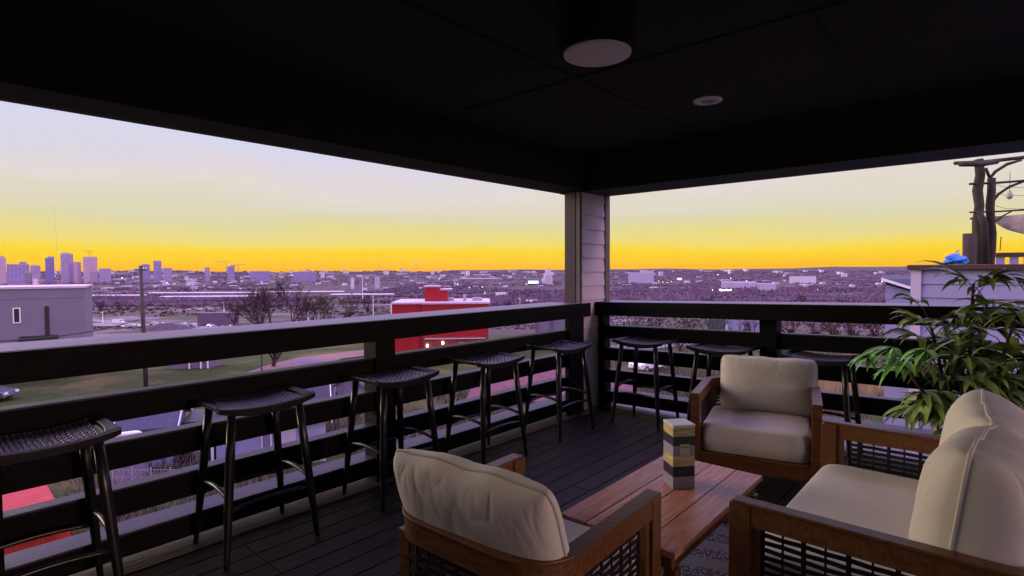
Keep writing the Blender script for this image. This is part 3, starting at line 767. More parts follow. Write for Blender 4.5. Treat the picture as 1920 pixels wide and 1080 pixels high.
def hm(i, j):
    u = i/nn; v = j/nn; p = L0.lerp(L1, u); dep = .30*sin(pi*u)**.8; return (p.x+.12*sin(pi*v)*sin(pi*u), p.y+.35*(v-.5)*sin(pi*u), p.z-dep*(1-(2*v-1)**4)*.95-.02*sin(13*u)*v)
b.sheet(hm, nn, nn); b.build('netting', MT['net'], t, sm=True)
b = MB(); b.tube([tuple(at(1877, 444, 7.9)-t.location), tuple(at(1875, 470, 7.9)-t.location)], .006, 5); b.build('tassel', MT['wire'], t)
bl = at(1800, 490, 7.75); t = thing('blue_bag', 'crumpled bright blue plastic bag on the terrace cap', 'bag', (bl.x, WY+.1, 1.497))
b = MB(); n = 22; m_ = 14; vs = []
for i in range(m_+1):
    f_ = i/m_; a0 = pi*f_
    for k in range(n):
        a = 2*pi*k/n; q = Vector((cos(a)*sin(a0), sin(a)*sin(a0), cos(a0))); w_ = 1+.5*mnoise.noise(q*1.6+Vector((3,1,0)))+.18*mnoise.noise(q*4)
        vs.append((q.x*.13*w_, q.y*.08*w_, max(0, .055-q.z*.07*w_)))
b.add(vs, [(i*n+k, i*n+(k+1) % n, (i+1)*n+(k+1) % n, (i+1)*n+k) for i in range(m_) for k in range(n)]); b.build('bag_body', MT['blue'], t)
b = MB(); b.tube([(-.01, 0, .12), (.0, 0, .16), (.03, 0, .185)], .006, 5); b.tube([(.02, 0, .12), (.03, 0, .14), (.01, 0, .17)], .005, 5); b.build('tie', MT['blue'], t)
p = at(1817, 495, 7.7); t = thing('wicker_basket', 'tall dark wicker basket beside the pergola trunks', 'basket', (p.x, p.y, .352))
b = MB(); b.tube([(0, 0, 0), (0, 0, .9), (0, 0, at(1815, 438, 7.7).z-.352)], [.06, .075, .08], 14); b.build('basket_body', MT['bark'], t, sm=True)
p0 = at(1868, 474, 8.3); t = thing('slatted_bench', 'pale slatted bench back behind the terrace wall, by the pergola', 'bench', (p0.x, p0.y, .352), R(6))
MB().box(0, 2.5, 0, .09, p0.z-.42, p0.z-.352+.0).build('top_bar', MT['capw'], t)
b = MB()
for i in range(16): b.box(i*.155, i*.155+.10, .02, .05, .2, p0.z-.422)
b.build('slats', MT['lav'], t)

# gabled house beyond, right
A = at(1657, 526, 13); Bq = at(1716, 556, 10.2)
t = thing('gabled_house', 'lavender house with a dark gable roof just left of the terrace wall', 'house')
hw_ = Vector((A.x, A.y, 0)); _a = YAW+az(1661); dr = Vector((cos(_a), sin(_a), 0)); df = Vector((-sin(_a), cos(_a), 0))
def loc3(o_, a, b_, z): v = o_+dr*a+df*b_; return (v.x, v.y, z)
o_ = at(1661, 540, 11); zt = at(1661, 528, 11).z; ze = at(1708, 552, 11).z
MB().add([loc3(o_, 0, 0, -8.9), loc3(o_, 3.2, 0, -8.9), loc3(o_, 3.2, 0, ze-.9), loc3(o_, 0, 0, zt-.06), loc3(o_, 0, 3, -8.9), loc3(o_, 3.2, 3, -8.9), loc3(o_, 3.2, 3, ze-.9), loc3(o_, 0, 3, zt-.06)],
         [(0,1,2,3), (5,4,7,6), (4,0,3,7), (1,5,6,2)]).build('wall', MT['lav'], t)
k = (zt-(ze-.9))/3.2
def slab(a0, a1, b0, b1, th):
    return [loc3(o_, a, c, zt-k*a+dz) for dz in (0, th) for a, c in ((a0, b0), (a1, b0), (a1, b1), (a0, b1))]
FB = [(3,2,1,0), (4,5,6,7), (0,1,5,4), (1,2,6,5), (2,3,7,6), (3,0,4,7)]
MB().add(slab(-.08, 3.3, -.15, -.07, .05), FB).build('bargeboard', MT['white'], t)
# roof rises away from us behind the rake
MB().add([loc3(o_, -.08, -.06, zt+.04), loc3(o_, 3.3, -.06, zt-k*3.3+.04), loc3(o_, 3.3, 3.5, zt+.10), loc3(o_, -.08, 3.5, zt+.10)], [(0,1,2,3)]).build('roof', MT['shingd'], t)
wz = at(1690, 562, 10.95); MB().box(-.16, .16, -.03, 0, -.5, 0).build('window', MT['white'], t).matrix_basis = Matrix.Translation(at(1690, 567, 10.98)) @ Matrix.Rotation(YAW, 4, 'Z')
_w = [c for c in t.children if c.name.startswith('window')][0]
MB().box(-.12, .12, -.034, -.031, -.46, -.04).build('pane', MT['glass'], _w)

# ================================================================== NEIGHBOURHOOD BELOW
def placed(name, label, cat, px, py=None, D=None, rz=0, group=None, z=None):
    """empty on the ground under a pixel column; local x = picture right, local y = away"""
    if D is None: p = ground(px, py)
    else: p = at(px, 505, D); p.z = H(p.x, p.y)
    if z is not None: p.z = z
    return thing(name, label, cat, p, YAW+rz, group)
def PX(t, px):
    """local x on the front wall plane of t seen under pixel column px"""
    a = t.rotation_euler.z; ex = Vector((cos(a), sin(a))); d = ray(px, 505); O = t.location
    det = ex.x*(-d.y)+ex.y*d.x; rx, ry = CAM.x-O.x, CAM.y-O.y
    return (rx*(-d.y)+ry*d.x)/det
def PZ(t, px, py):
    """local z on that plane"""
    x = PX(t, px); a = t.rotation_euler.z; p = Vector((t.location.x+cos(a)*x, t.location.y+sin(a)*x, CAM.z)); D_ = (p-CAM).x*fw.x+(p-CAM).y*fw.y
    k = D_/(ray(px, py).x*fw.x+ray(px, py).y*fw.y); return CAM.z+ray(px, py).z*k-t.location.z
def hh(px, py, D): return at(px, py, D).z

# grey flat-roofed house, left
t = placed('flat_roofed_house', 'big mauve-grey flat-roofed house at the left edge with one white-framed window', 'house', 157, D=57, rz=R(34))
top = PZ(t, 150, 540)
MB().box(-14, 0, 0, 11, -.5, top).build('wall', MT['grey'], t)
MB().box(-14.1, .12, -.12, 11.1, top+.002, top+.2).build('parapet_cap', MT['pink'], t)
MB().box(-14.05, .03, -.03, 0, PZ(t, 100, 559), PZ(t, 100, 557.5)).build('string_course', MT['grey'], t)
wx0, wx1 = PX(t, 21), PX(t, 36); wz1, wz0 = PZ(t, 28, 577), PZ(t, 28, 606)
wn = MB().box(wx0, wx1, -.06, .02, wz0, wz1).build('window', MT['white'], t)
MB().box(wx0+.10, wx1-.10, -.075, -.062, wz0+.10, wz1-.10).build('pane', MT['dark'], wn)
MB().box(PX(t, 81.5), PX(t, 89.5), -.12, -.005, PZ(t, 86, 640)-2, PZ(t, 86, 574)).build('downpipe_duct', MT['dark'], t)
MB().box(PX(t, 35), PX(t, 105), -1.0, -.02, PZ(t, 70, 640)-1.2, PZ(t, 70, 629)).build('porch_canopy', MT['dark'], t)

# red building
D = 67; sc = D/FPX
t = placed('red_building', 'long crimson flat-roofed building with white coping and a stair tower', 'building', 733, D=D, rz=R(3))
z0 = t.location.z; zt_ = hh(800, 571, D)-z0; wL = (915-733)*sc; x_ = (790-733)*sc
MB().box(0, x_, .5, 9, -.5, zt_).build('wall', MT['red'], t)
MB().box(x_+.004, wL, 0, 9, -.5, zt_+.003).build('wall', MT['red'], t)
MB().box(-.15, x_, .35, 9.1, zt_+.005, zt_+.22).build('coping', MT['pink'], t)
MB().box(x_+.003, wL+.25, -.15, 9.1, zt_+.008, zt_+.222).build('coping', MT['pink'], t)
MB().box(-.14, -.02, .32, .49, -.3, zt_).build('downpipe', MT['white'], t)
tx0, tx1, tx2 = (788-733)*sc, (815-733)*sc, (830-733)*sc
st_ = MB().box(tx0*1.06, tx1*1.06, 2.5, 5, zt_+.224, hh(800, 538, D+3.5)-z0).build('stair_tower', MT['red'], t)
MB().box(tx1*1.06+.002, tx2*1.06, 2.5, 5, zt_+.224, hh(800, 544, D+3.5)-z0).build('tower_annexe', MT['red'], t)
MB().box(tx0*1.06-.08, tx1*1.06+.06, 2.4, 5.1, hh(800, 538, D+3.5)-z0+.002, hh(800, 537, D+3.5)-z0+.1).build('tower_coping', MT['pink'], t)
MB().box(tx1*1.06+.07, tx2*1.06+.5, 2.4, 5.1, hh(800, 544, D+3.5)-z0+.002, hh(800, 543, D+3.5)-z0+.1).build('tower_coping', MT['pink'], t)
for a_, c_, z_ in ((6.5, 7.4, .45), (8.6, 9.0, .8), (9.8, 11.0, .4)):
    MB().box(a_, c_, 3, 4, zt_+.225, zt_+.225+z_).build('roof_unit', MT['metal'], t)
# brick lower front with lamps, cornice and dark windows
zb = hh(850, 632, D)-z0
MB().box(x_+.2, wL-.02, -.06, -.002, -.3, zb-.05).build('brick_front', MT['brick'], t)
MB().box(x_+.3, wL-.4, -.28, -.062, zb-.30, zb-.18).build('cornice', MT['pink'], t)
for wxp in (868, 898):
    x0 = (wxp-733)*sc; hwid = .55 if wxp == 868 else .22; zc_ = hh(wxp, 645 if wxp == 868 else 641, D)-z0
    o = MB().box(x0-hwid, x0+hwid, -.09, -.063, zc_-.7, zc_+.1).build('window', MT['pink'], t)
    MB().box(x0-hwid+.07, x0+hwid-.07, -.10, -.091, zc_-.63, zc_+.03).build('pane', MT['dark'], o)
for lx, ly in ((800, 650), (829, 645)):
    p = (lx-733)*sc; zz = hh(lx, ly, D)-z0
    o = MB().tube([(p, -.07, zz+.5), (p, -.35, zz+.5), (p, -.4, zz+.3)], .025, 6).build('wall_lamp', MT['metal'], t)
    b = MB(); b.tube([(p, -.4, zz+.3), (p, -.4, zz+.2), (p, -.4, zz), (p, -.4, zz-.1)], [.04, .14, .15, .05], 10); b.build('lamp_globe', MT['glow'], o, sm=True)

# gable helper: local x right, y away
def gable(t, x0, x1, y0, y1, zb, ze, zr, along='x', wall='lav', roof='shing', barge='white', ov=.3):
    MBw = MB(); MBw.box(x0, x1, y0, y1, zb, ze)
    if along == 'x':
        ym = (y0+y1)/2; MBw.add([(x0,y0,ze),(x0,y1,ze),(x0,ym,zr-.05),(x1,y0,ze),(x1,y1,ze),(x1,ym,zr-.05)], [(0,2,1),(3,4,5)])
        k_ = (zr-ze)/(ym-y0)
        for s in (-1, 1):
            ye = y0-ov if s < 0 else y1+ov; zz = ze-k_*ov
            MB().add([(x0-ov,ym,zr),(x1+ov,ym,zr),(x1+ov,ye,zz),(x0-ov,ye,zz),(x0-ov,ym,zr+.09),(x1+ov,ym,zr+.09),(x1+ov,ye,zz+.09),(x0-ov,ye,zz+.09)],
                     [(0,1,2,3),(7,6,5,4),(0,4,5,1),(1,5,6,2),(2,6,7,3),(3,7,4,0)]).build('roof', MT[roof], t)
            for xx in (x0-ov-.05, x1+ov+.005):
                MB().add([(xx,ym,zr-.12),(xx+.045,ym,zr-.12),(xx+.045,ye,zz-.12),(xx,ye,zz-.12),(xx,ym,zr+.13),(xx+.045,ym,zr+.13),(xx+.045,ye,zz+.13),(xx,ye,zz+.13)],
                         [(0,1,2,3),(7,6,5,4),(0,4,5,1),(1,5,6,2),(2,6,7,3),(3,7,4,0)]).build('bargeboard', MT[barge], t)
    else:
        xm = (x0+x1)/2; MBw.add([(x0,y0,ze),(x1,y0,ze),(xm,y0,zr-.05),(x0,y1,ze),(x1,y1,ze),(xm,y1,zr-.05)], [(0,1,2),(3,5,4)])
        k_ = (zr-ze)/(xm-x0)
        for s in (-1, 1):
            xe = x0-ov if s < 0 else x1+ov; zz = ze-k_*ov
            MB().add([(xm,y0-ov,zr),(xm,y1+ov,zr),(xe,y1+ov,zz),(xe,y0-ov,zz),(xm,y0-ov,zr+.09),(xm,y1+ov,zr+.09),(xe,y1+ov,zz+.09),(xe,y0-ov,zz+.09)],
                     [(0,1,2,3),(7,6,5,4),(0,4,5,1),(1,5,6,2),(2,6,7,3),(3,7,4,0)]).build('roof', MT[roof], t)
            for yy in (y0-ov-.05,):
                MB().add([(xm,yy,zr-.12),(xm,yy+.045,zr-.12),(xe,yy+.045,zz-.12),(xe,yy,zz-.12),(xm,yy,zr+.13),(xm,yy+.045,zr+.13),(xe,yy+.045,zz+.13),(xe,yy,zz+.13)],
                         [(0,1,2,3),(7,6,5,4),(0,4,5,1),(1,5,6,2),(2,6,7,3),(3,7,4,0)]).build('bargeboard', MT[barge], t)
    return MBw.build('wall', MT[wall], t)

# shingle-roofed house below the deck
t = placed('bungalow', 'pale lavender bungalow with blue-grey shingle roof below the left railing', 'house', 490, D=29, rz=R(20))
gable(t, PX(t, 398), PX(t, 606), 0, 6, -.3, 2.45, 4.1, 'x', 'lav', 'shingd')
gable(t, PX(t, 190), PX(t, 296), 2.2, 5.4, -.3, 2.3, 3.5, 'x', 'lav', 'shing')
MB().box(PX(t, 296)+.35, PX(t, 398), 2.5, 5.5, -.2, 2.2).build('porch_back_wall', MT['dark'], t)
for px in (378, 389): MB().box(PX(t, px)-.06, PX(t, px)+.06, .2, .32, 0, 2.3).build('porch_post', MT['white'], t)
o = MB().box(PX(t, 522), PX(t, 550), -.05, -.002, 0, 2.05).build('door', MT['sidg'], t)
MB().box(PX(t, 524), PX(t, 526), -.1, -.051, .95, 1.05).build('handle', MT['dark'], o)
o = MB().box(PX(t, 484), PX(t, 503), -.05, -.002, .9, 1.9).build('window', MT['white'], t)
MB().box(PX(t, 486), PX(t, 501), -.06, -.051, .97, 1.83).build('pane', MT['oldw'], o)
t = placed('rolled_tarp', 'rolled white tarp beside the shingle roof of the bungalow', 'tarp', 226, D=26.5); t.location.z = at(226, 820, 26.5).z
b = MB(); b.tube([(-.62, 0, 0), (-.5, 0, .02), (.4, .1, .1), (.62, .1, .13), (.75, .12, .10)], [.06, .11, .12, .08, .03], 10); b.build('tarp_roll', MT['white'], t, sm=True)
MB().box(-.6, .7, -.5, .6, H(t.location.x, t.location.y)-t.location.z, -.13).build('wood_stack', MT['oldw'], t)

# red shed, bottom left
t = placed('red_shed', 'red shed with ribbed metal roof at the lower left', 'shed', 118, D=19.8, rz=R(40))
ze = PZ(t, 100, 985); zr = ze+1.0
b = MB(); b.box(-4.6, 0, 0, 2.6, -.3, ze-.02); b.build('wall', MT['redw'], t)
b = MB(); xa, xb = -4.8, -.05
b.add([(xa, -.35, ze-.02), (xb, -.35, ze-.02), (xb-.75, 2.9, zr), (xa, 2.9, zr), (xa, -.35, ze+.04), (xb, -.35, ze+.04), (xb-.75, 2.9, zr+.06), (xa, 2.9, zr+.06)],
      [(3,2,1,0),(4,5,6,7),(0,1,5,4),(1,2,6,5),(2,3,7,6),(3,0,4,7)])
n = 14
for i in range(n):
    y0_ = -.30+3.15*i/n; f0 = (y0_+.35)/3.25; z_ = ze+.04+(zr-ze+.02)*f0; xe = xb-.75*f0
    b.add([(xa, y0_, z_), (xe, y0_, z_), (xe, y0_+.10, z_+.08), (xa, y0_+.10, z_+.08), (xa, y0_+.12, z_+.01), (xe, y0_+.12, z_+.01)], [(0,1,2,3), (3,2,5,4)])
ro = b.build('ribbed_roof', MT['reds'], t); b = MB()
for i in range(n):
    y0_ = -.30+3.15*i/n; f0 = (y0_+.35)/3.25; z_ = ze+.04+(zr-ze+.02)*f0; xe = xb-.75*f0
    b.add([(xa, y0_+.105, z_+.083), (xe, y0_+.105, z_+.083), (xe, y0_+.19, z_+.06), (xa, y0_+.19, z_+.06)], [(0,1,2,3)])
b.build('rib_shade_strips', mat('dark red rib shade', (.10, .008, .012), .6), ro)  # dark strips paint in the shade between the roof ribs

# old grey shed + tan lean-to
D = 43; sc = D/FPX
t = placed('old_shed', 'weathered mauve plank shed with a gable, beyond the third stool', 'shed', 655, D=D, rz=R(-14))
gable(t, -1.8, 1.7, 0, 4, -.3, 1.35, 2.35, 'y', 'oldw', 'shingd', 'oldw', .25)
t = placed('tan_lean_to', 'small tan lean-to beside the weathered plank shed', 'shed', 600, D=41, rz=R(10))
gable(t, -.9, .7, 0, 1.6, -.3, .9, 1.5, 'x', 'yell', 'shingd', 'oldw', .15)

# small white-posted garden building on lawn
D = 60; sc = D/FPX
t = placed('garden_pavilion', 'low pale pavilion with three white posts on the lawn', 'shed', 360, D=D, rz=0)
MB().box((305-360)*sc, (385-360)*sc, .4, 3, -.2, 1.35).build('wall', MT['oldw'], t)
MB().box((300-360)*sc, (388-360)*sc, -.1, 3.2, 1.352, 1.5).build('roof', MT['lowD'], t)
for px in (350, 372, 385): MB().box((px-360)*sc-.06, (px-360)*sc+.06, 0, .12, -.1, 1.35).build('post', MT['white'], t)

# brick/maroon roof building centre right under the rails
D = 40; sc = D/FPX
t = placed('maroon_roofed_building', 'low building with a broad maroon roof beyond the corner stools', 'building', 985, D=D, rz=R(-10))
gable(t, -4, 7.5, 0, 7, -.3, 1.0, 2.6, 'x', 'oldw', 'maroon', 'oldw', .3)
D = 75; sc = D/FPX
t = placed('terraced_house', 'mauve rendered house with dark pilasters seen under the bar top near the column', 'house', 1030, D=D, rz=R(-6))
MB().box(-1.8, 5.5, 0, 6, -.4, 4.6).build('wall', MT['oldw'], t)
for i in range(4): MB().box(-1.9+i*2.1, -1.55+i*2.1, -.15, -.002, -.3, 4.6).build('pilaster', MT['roofd'], t)
for i in range(3):
    o = MB().box(-1.15+i*2.1, -.25+i*2.1, -.05, -.002, .8, 2.6).build('window', MT['grey'], t)
    MB().box(-1.05+i*2.1, -.35+i*2.1, -.06, -.051, .9, 2.5).build('pane', MT['glass'], o)

# right-side buildings under the rails
D = 95; sc = D/FPX
t = placed('lavender_shed', 'pale lavender metal shed behind bare saplings, right of the armchair pillow top', 'shed', 1398, D=D, rz=R(3))
MB().box(-3.1, 3.4, 0, 6, -.4, hh(1398, 597, D)-t.location.z).build('wall', MT['lav'], t)
MB().box(-3.2, 3.5, -.1, 6.1, hh(1398, 597, D)-t.location.z+.002, hh(1398, 596, D)-t.location.z+.15).build('roof', MT['roofl'], t)
t = placed('teal_shed', 'small dark teal shed left of the lavender metal shed', 'shed', 1345, D=88)
MB().box(-1.3, 1.4, 0, 3, -.4, hh(1345, 600, 88)-t.location.z).build('wall', mat('teal boards', (.05, .08, .10), .7), t)
MB().box(-1.4, 1.5, -.1, 3.1, hh(1345, 600, 88)-t.location.z+.002, hh(1345, 600, 88)-t.location.z+.15).build('roof', MT['roofd'], t)
t = placed('board_fence', 'tan board fence seen through the right railing beside the palm', 'fence', 1500, D=43)
b = MB()
for i in range(64): b.box(-1+i*.16, -.85+i*.16, 0, .03, 0, 1.75+.03*((i*7) % 3))
b.build('boards', MT['yell'], t); MB().box(-1, 9.2, .031, .09, 1.3, 1.4).build('rail', MT['yell'], t)

# utility pole and cables
t = placed('utility_pole', 'wooden utility pole rising above the lawn on the left', 'utility pole', 268, D=50)
zt = hh(264, 498, 50)-t.location.z
b = MB(); b.tube([(0, 0, 0), (-.1, 0, zt*.5), (-.2, 0, zt)], [.19, .17, .14], 12); b.build('pole', MT['pole'], t, sm=True)
MB().box(-.75, .35, -.06, .06, zt-.45, zt-.32).build('cross_arm', MT['pole'], t)
for x in (-.68, -.45, .05, .28): MB().cyl((x, 0), .045, zt-.318, zt-.16, 8).build('insulator', MT['lens'], t)
for a_, b__, D0, D1, lb in (((-60, 644), (262, 599), 24, 50, 'upper black overhead cable running from the left edge to the utility pole'), ((-60, 650), (430, 614), 22, 60, 'lower black overhead cable sagging past the utility pole')):
    P0, P1 = at(*a_, D0), at(*b__, D1); b = MB()
    b.tube([P0.lerp(P1, i/20)-Vector((0, 0, 1.0*sin(pi*i/20)*.35)) for i in range(21)], .035, 5); tag(b.build('overhead_cable', MT['wire']), lb, 'cable')

t = placed('cable_pole', 'thin dark pole standing just left of the broad bare tree', 'pole', 491, 697)
b = MB(); b.tube([(0, 0, 0), (0, 0, PZ(t, 491, 585))], [.09, .06], 8); b.build('pole', MT['pole'], t)
# bare trees
def bare_tree(name, label, px, py, top_py, seed, m='twig', dens=1., spread=1., D=None, group=None, mx=5):
    t = placed(name, label, 'tree', px, py, D, group=group); rs = random.Random(seed)
    Dd = (t.location-CAM).dot(fw); hgt = at(px, top_py, Dd).z-t.location.z; b = MB(); tw = MB(); cnt = [0]
    def br(p, d, ln, r, lv):
        if cnt[0] > 12000: return
        r = max(r, Dd*.00024)
        n = 4 if lv < 3 else 3; pts = [p]; q = p.copy(); dd = d.copy()
        for i in range(n):
            dd = (dd+Vector((rs.uniform(-.2, .2), rs.uniform(-.2, .2), rs.uniform(-.04, .18)))*.8).normalized(); q = q+dd*(ln/n); pts.append(q.copy())
        (b if lv < 3 else tw).tube(pts, [r*(1-.5*i/n) for i in range(n+1)], 6 if lv < 2 else 3, cap=False); cnt[0] += 1
        if lv >= mx: return
        k = 4 if lv < 2 else rs.randint(3, 4)
        for i in range(k):
            s = rs.uniform(.35, 1) if i else 1.; j = min(n-1, int(s*n)); pp = pts[j].lerp(pts[j+1], s*n-j) if s < 1 else pts[-1]
            ax = Vector((rs.uniform(-1, 1), rs.uniform(-1, 1), rs.uniform(-.2, .5))).normalized()
            nd = (dd+ax*rs.uniform(.5, .95)*spread).normalized(); br(pp, nd, ln*rs.uniform(.55, .8), r*.55, lv+1)
    stems = 3 if spread > 1 else 1
    br(Vector((0, 0, -.1)), Vector((0, 0, 1)), hgt*.17, hgt*.022, 0)
    for s in range(3):
        a = s*2.1+rs.random(); br(Vector((0, 0, hgt*.14)), Vector((cos(a)*.5*spread, sin(a)*.5*spread, 1)).normalized(), hgt*.32, hgt*.015, 1)
    zm = max(v[2] for v in tw.v) if tw.v else hgt; k_ = hgt/zm
    for mb in (b, tw): mb.v = [(x*k_, y*k_, z*k_) for x, y, z in mb.v]
    b.build('trunk', MT[m], t); tw.build('crown', MT[m], t); return t
bare_tree('bare_tree', 'broad bare reddish-brown tree rising above the railing, left of the red building', 513, 688, 516, 5, dens=1.5, spread=1.15, mx=6)
bare_tree('bare_tree', 'smaller olive bare tree just right of the broad bare tree', 600, 640, 548, 9, 'twigo', 1.2, 1.1)
bare_tree('bare_tree', 'thin bare sapling in front of the lavender metal shed', 1404, 668, 590, 14, dens=.4)
bare_tree('bare_tree', 'bare tree seen through the right railing by the corner column', 1268, 690, 612, 15, dens=.7)
TG = 'bare trees scattered down the slope'
spots = [(1190, 640, 592), (1225, 636, 590), (1290, 640, 595), (1330, 650, 600), (1480, 648, 594), (1530, 646, 596), (1560, 640, 590), (1600, 650, 596), (1640, 645, 592), (655, 605, 562), (440, 612, 585), (345, 590, 574), (225, 586, 566), (190, 588, 568), (690, 590, 563), (970, 606, 578), (940, 610, 580), (1655, 600, 566), (1585, 590, 562), (1500, 588, 560), (1240, 592, 565), (1180, 588, 560), (1330, 590, 562)]
proto = {}
for i, (px, py, tp) in enumerate(spots):
    key = i % 3
    lab = 'leafless mauve-brown tree standing on the slope below the city'
    if key not in proto: proto[key] = (bare_tree('slope_tree', lab, px, py, tp, 40+i, 'twig' if key else 'twigo', .35, 1.3, group=TG, mx=4), )
    else:
        src = proto[key][0]; p = ground(px, py); hgt = (at(px, tp, (p-CAM).dot(fw)).z-p.z); hs = max(v.co.z for v in src.children[1].data.vertices)
        dup(src, p, i*1.3, lab, hgt/hs)

# brush and grass on the near slope
def scatter(name, label, n, x_rng, y_rng, hgt, m, seed, kind='grass'):
    rs = random.Random(seed); b = MB()
    for _ in range(n):
        px = rs.uniform(*x_rng); py = rs.uniform(*y_rng); p = ground(px, py)
        if mnoise.noise(Vector((p.x*.25, p.y*.25, seed))) < -.12: continue
        h_ = hgt*rs.uniform(.4, 1.2); a = rs.uniform(0, 2*pi); l = rs.uniform(.1, .8); w_ = h_*.02+.004
        tip = p+Vector((cos(a)*h_*l, sin(a)*h_*l, h_)); mid = p.lerp(tip, .55)+Vector((0, 0, h_*.12)); sd_ = Vector((-sin(a), cos(a), 0))*w_
        sd_ = Vector((rt.x, rt.y, 0))*w_
        b.add([p-sd_, p+sd_, mid+sd_*.7, mid-sd_*.7, tip], [(0,1,2,3), (3,2,4)])
    o = b.build(name, m); tag(o, kind='stuff'); o['label'] = label; o['category'] = kind
scatter('brush', 'tangled dry brush on the slope right below the deck', 9000, (-40, 760), (865, 1079), .8, MT['brush'], 3)
scatter('undergrowth', 'grey brown undergrowth beyond the stools', 5000, (600, 1080), (735, 860), 1.0, MT['brush'], 5)
scatter('weeds', 'pinkish brown weeds beyond the right railing', 6000, (1130, 1700), (640, 790), 1.2, MT['brush'], 8)
scatter('grass', 'rough green grass on the lawn', 8000, (-20, 690), (668, 790), .22, mat('grass blades', (.045, .065, .018), .9, .5, .3, 0, island=.5), 9)

# chain-link fence
t = placed('wire_fence', 'low wire fence with thin posts among the brush beside the bungalow', 'fence', 200, D=25.5)
for i in range(5): MB().cyl((i*.9, 0), .03, 0, 1.3, 8).build('post', MT['metal'], t)
b = MB()
for z in (.15, .5, .85, 1.2): b.tube([(0, 0, z), (3.6, 0, z)], .008, 5)
for i in range(24): b.tube([(i*.15, 0, .15), (i*.15+.5 if i < 21 else 3.6, 0, 1.2)], .005, 4, cap=False); b.tube([(i*.15, 0, 1.2), (min(3.6, i*.15+.5), 0, .15)], .005, 4, cap=False)
b.build('wire_mesh', MT['metal'], t)

# person by the porch
def person(t, h=1.72):
    k = h/1.75
    def skin_obj(name, chains, m):
        V, E, Rr = [], [], []
        for ch in chains:
            prev = None
            for (co, r) in ch:
                key = None
                for i, v in enumerate(V):
                    if (Vector(v)-Vector(co)*k).length < 1e-4: key = i
                if key is None: V.append(tuple(Vector(co)*k)); Rr.append(r*k); key = len(V)-1
                if prev is not None and prev != key: E.append((prev, key))
                prev = key
        me = bpy.data.meshes.new(name); me.from_pydata(V, E, []); o = bpy.data.objects.new(name, me); S.collection.objects.link(o); o.parent = t
        o.modifiers.new('s', 'SKIN'); sv = me.skin_vertices[0].data
        for i, r in enumerate(Rr): sv[i].radius = (r, r*.85)
        sv[0].use_root = True; sb = o.modifiers.new('u', 'SUBSURF'); sb.levels = 1; sb.render_levels = 1; me.materials.append(m)
        return o
    arms = []
    for s in (-1, 1):
        wr = (s*.27, .02, .84); ch = [((0, 0, 1.36), .12), ((s*.18, 0, 1.40), .07), ((s*.25, -.02, 1.14), .05), (wr, .032), ((s*.27, .04, .77), .035)]
        arms.append(ch)
        for f, (dx, dz) in enumerate(((-.025, .09), (-.008, .10), (.008, .095), (.024, .08))):
            arms.append([((s*.27, .04, .77), .035), ((s*.27+dx, .06, .72), .010), ((s*.27+dx, .07, .77-dz), .008)])
        arms.append([(wr, .032), ((s*.24, .07, .80), .011), ((s*.235, .09, .76), .009)])
    legs = [[((0, 0, .93), .15), ((s*.10, 0, .88), .09), ((s*.11, .01, .48), .06), ((s*.11, -.02, .08), .04), ((s*.12, .14, .03), .035)] for s in (-1, 1)]
    torso = [[((0, 0, .93), .15), ((0, 0, 1.12), .135), ((0, 0, 1.36), .12), ((0, .01, 1.50), .05), ((0, .02, 1.60), .085), ((0, .025, 1.68), .085), ((0, .02, 1.74), .05)]]
    body = skin_obj('body', torso+legs+arms, MT['skin'])
    skin_obj('jacket', [[((0, 0, .86), .175), ((0, 0, 1.0), .17), ((0, 0, 1.16), .165), ((0, 0, 1.38), .145), ((0, .01, 1.47), .07)]]+
             [[((0, 0, 1.38), .145), ((s*.19, 0, 1.41), .088), ((s*.25, -.02, 1.14), .066), ((s*.27, .02, .86), .045)] for s in (-1, 1)], MT['jacket'])
    skin_obj('trousers', [[((0, 0, .92), .165), ((s*.10, 0, .87), .105), ((s*.11, .01, .48), .078), ((s*.11, -.02, .10), .06)] for s in (-1, 1)], MT['trousers'])
    skin_obj('hair', [[((0, .0, 1.62), .088), ((0, .01, 1.70), .09), ((0, .015, 1.755), .055)]], MT['hair'])
t = placed('person', 'person in a brown mauve jacket standing with their back turned by the bungalow porch', 'person', 364, D=27.6)
person(t, 1.7)

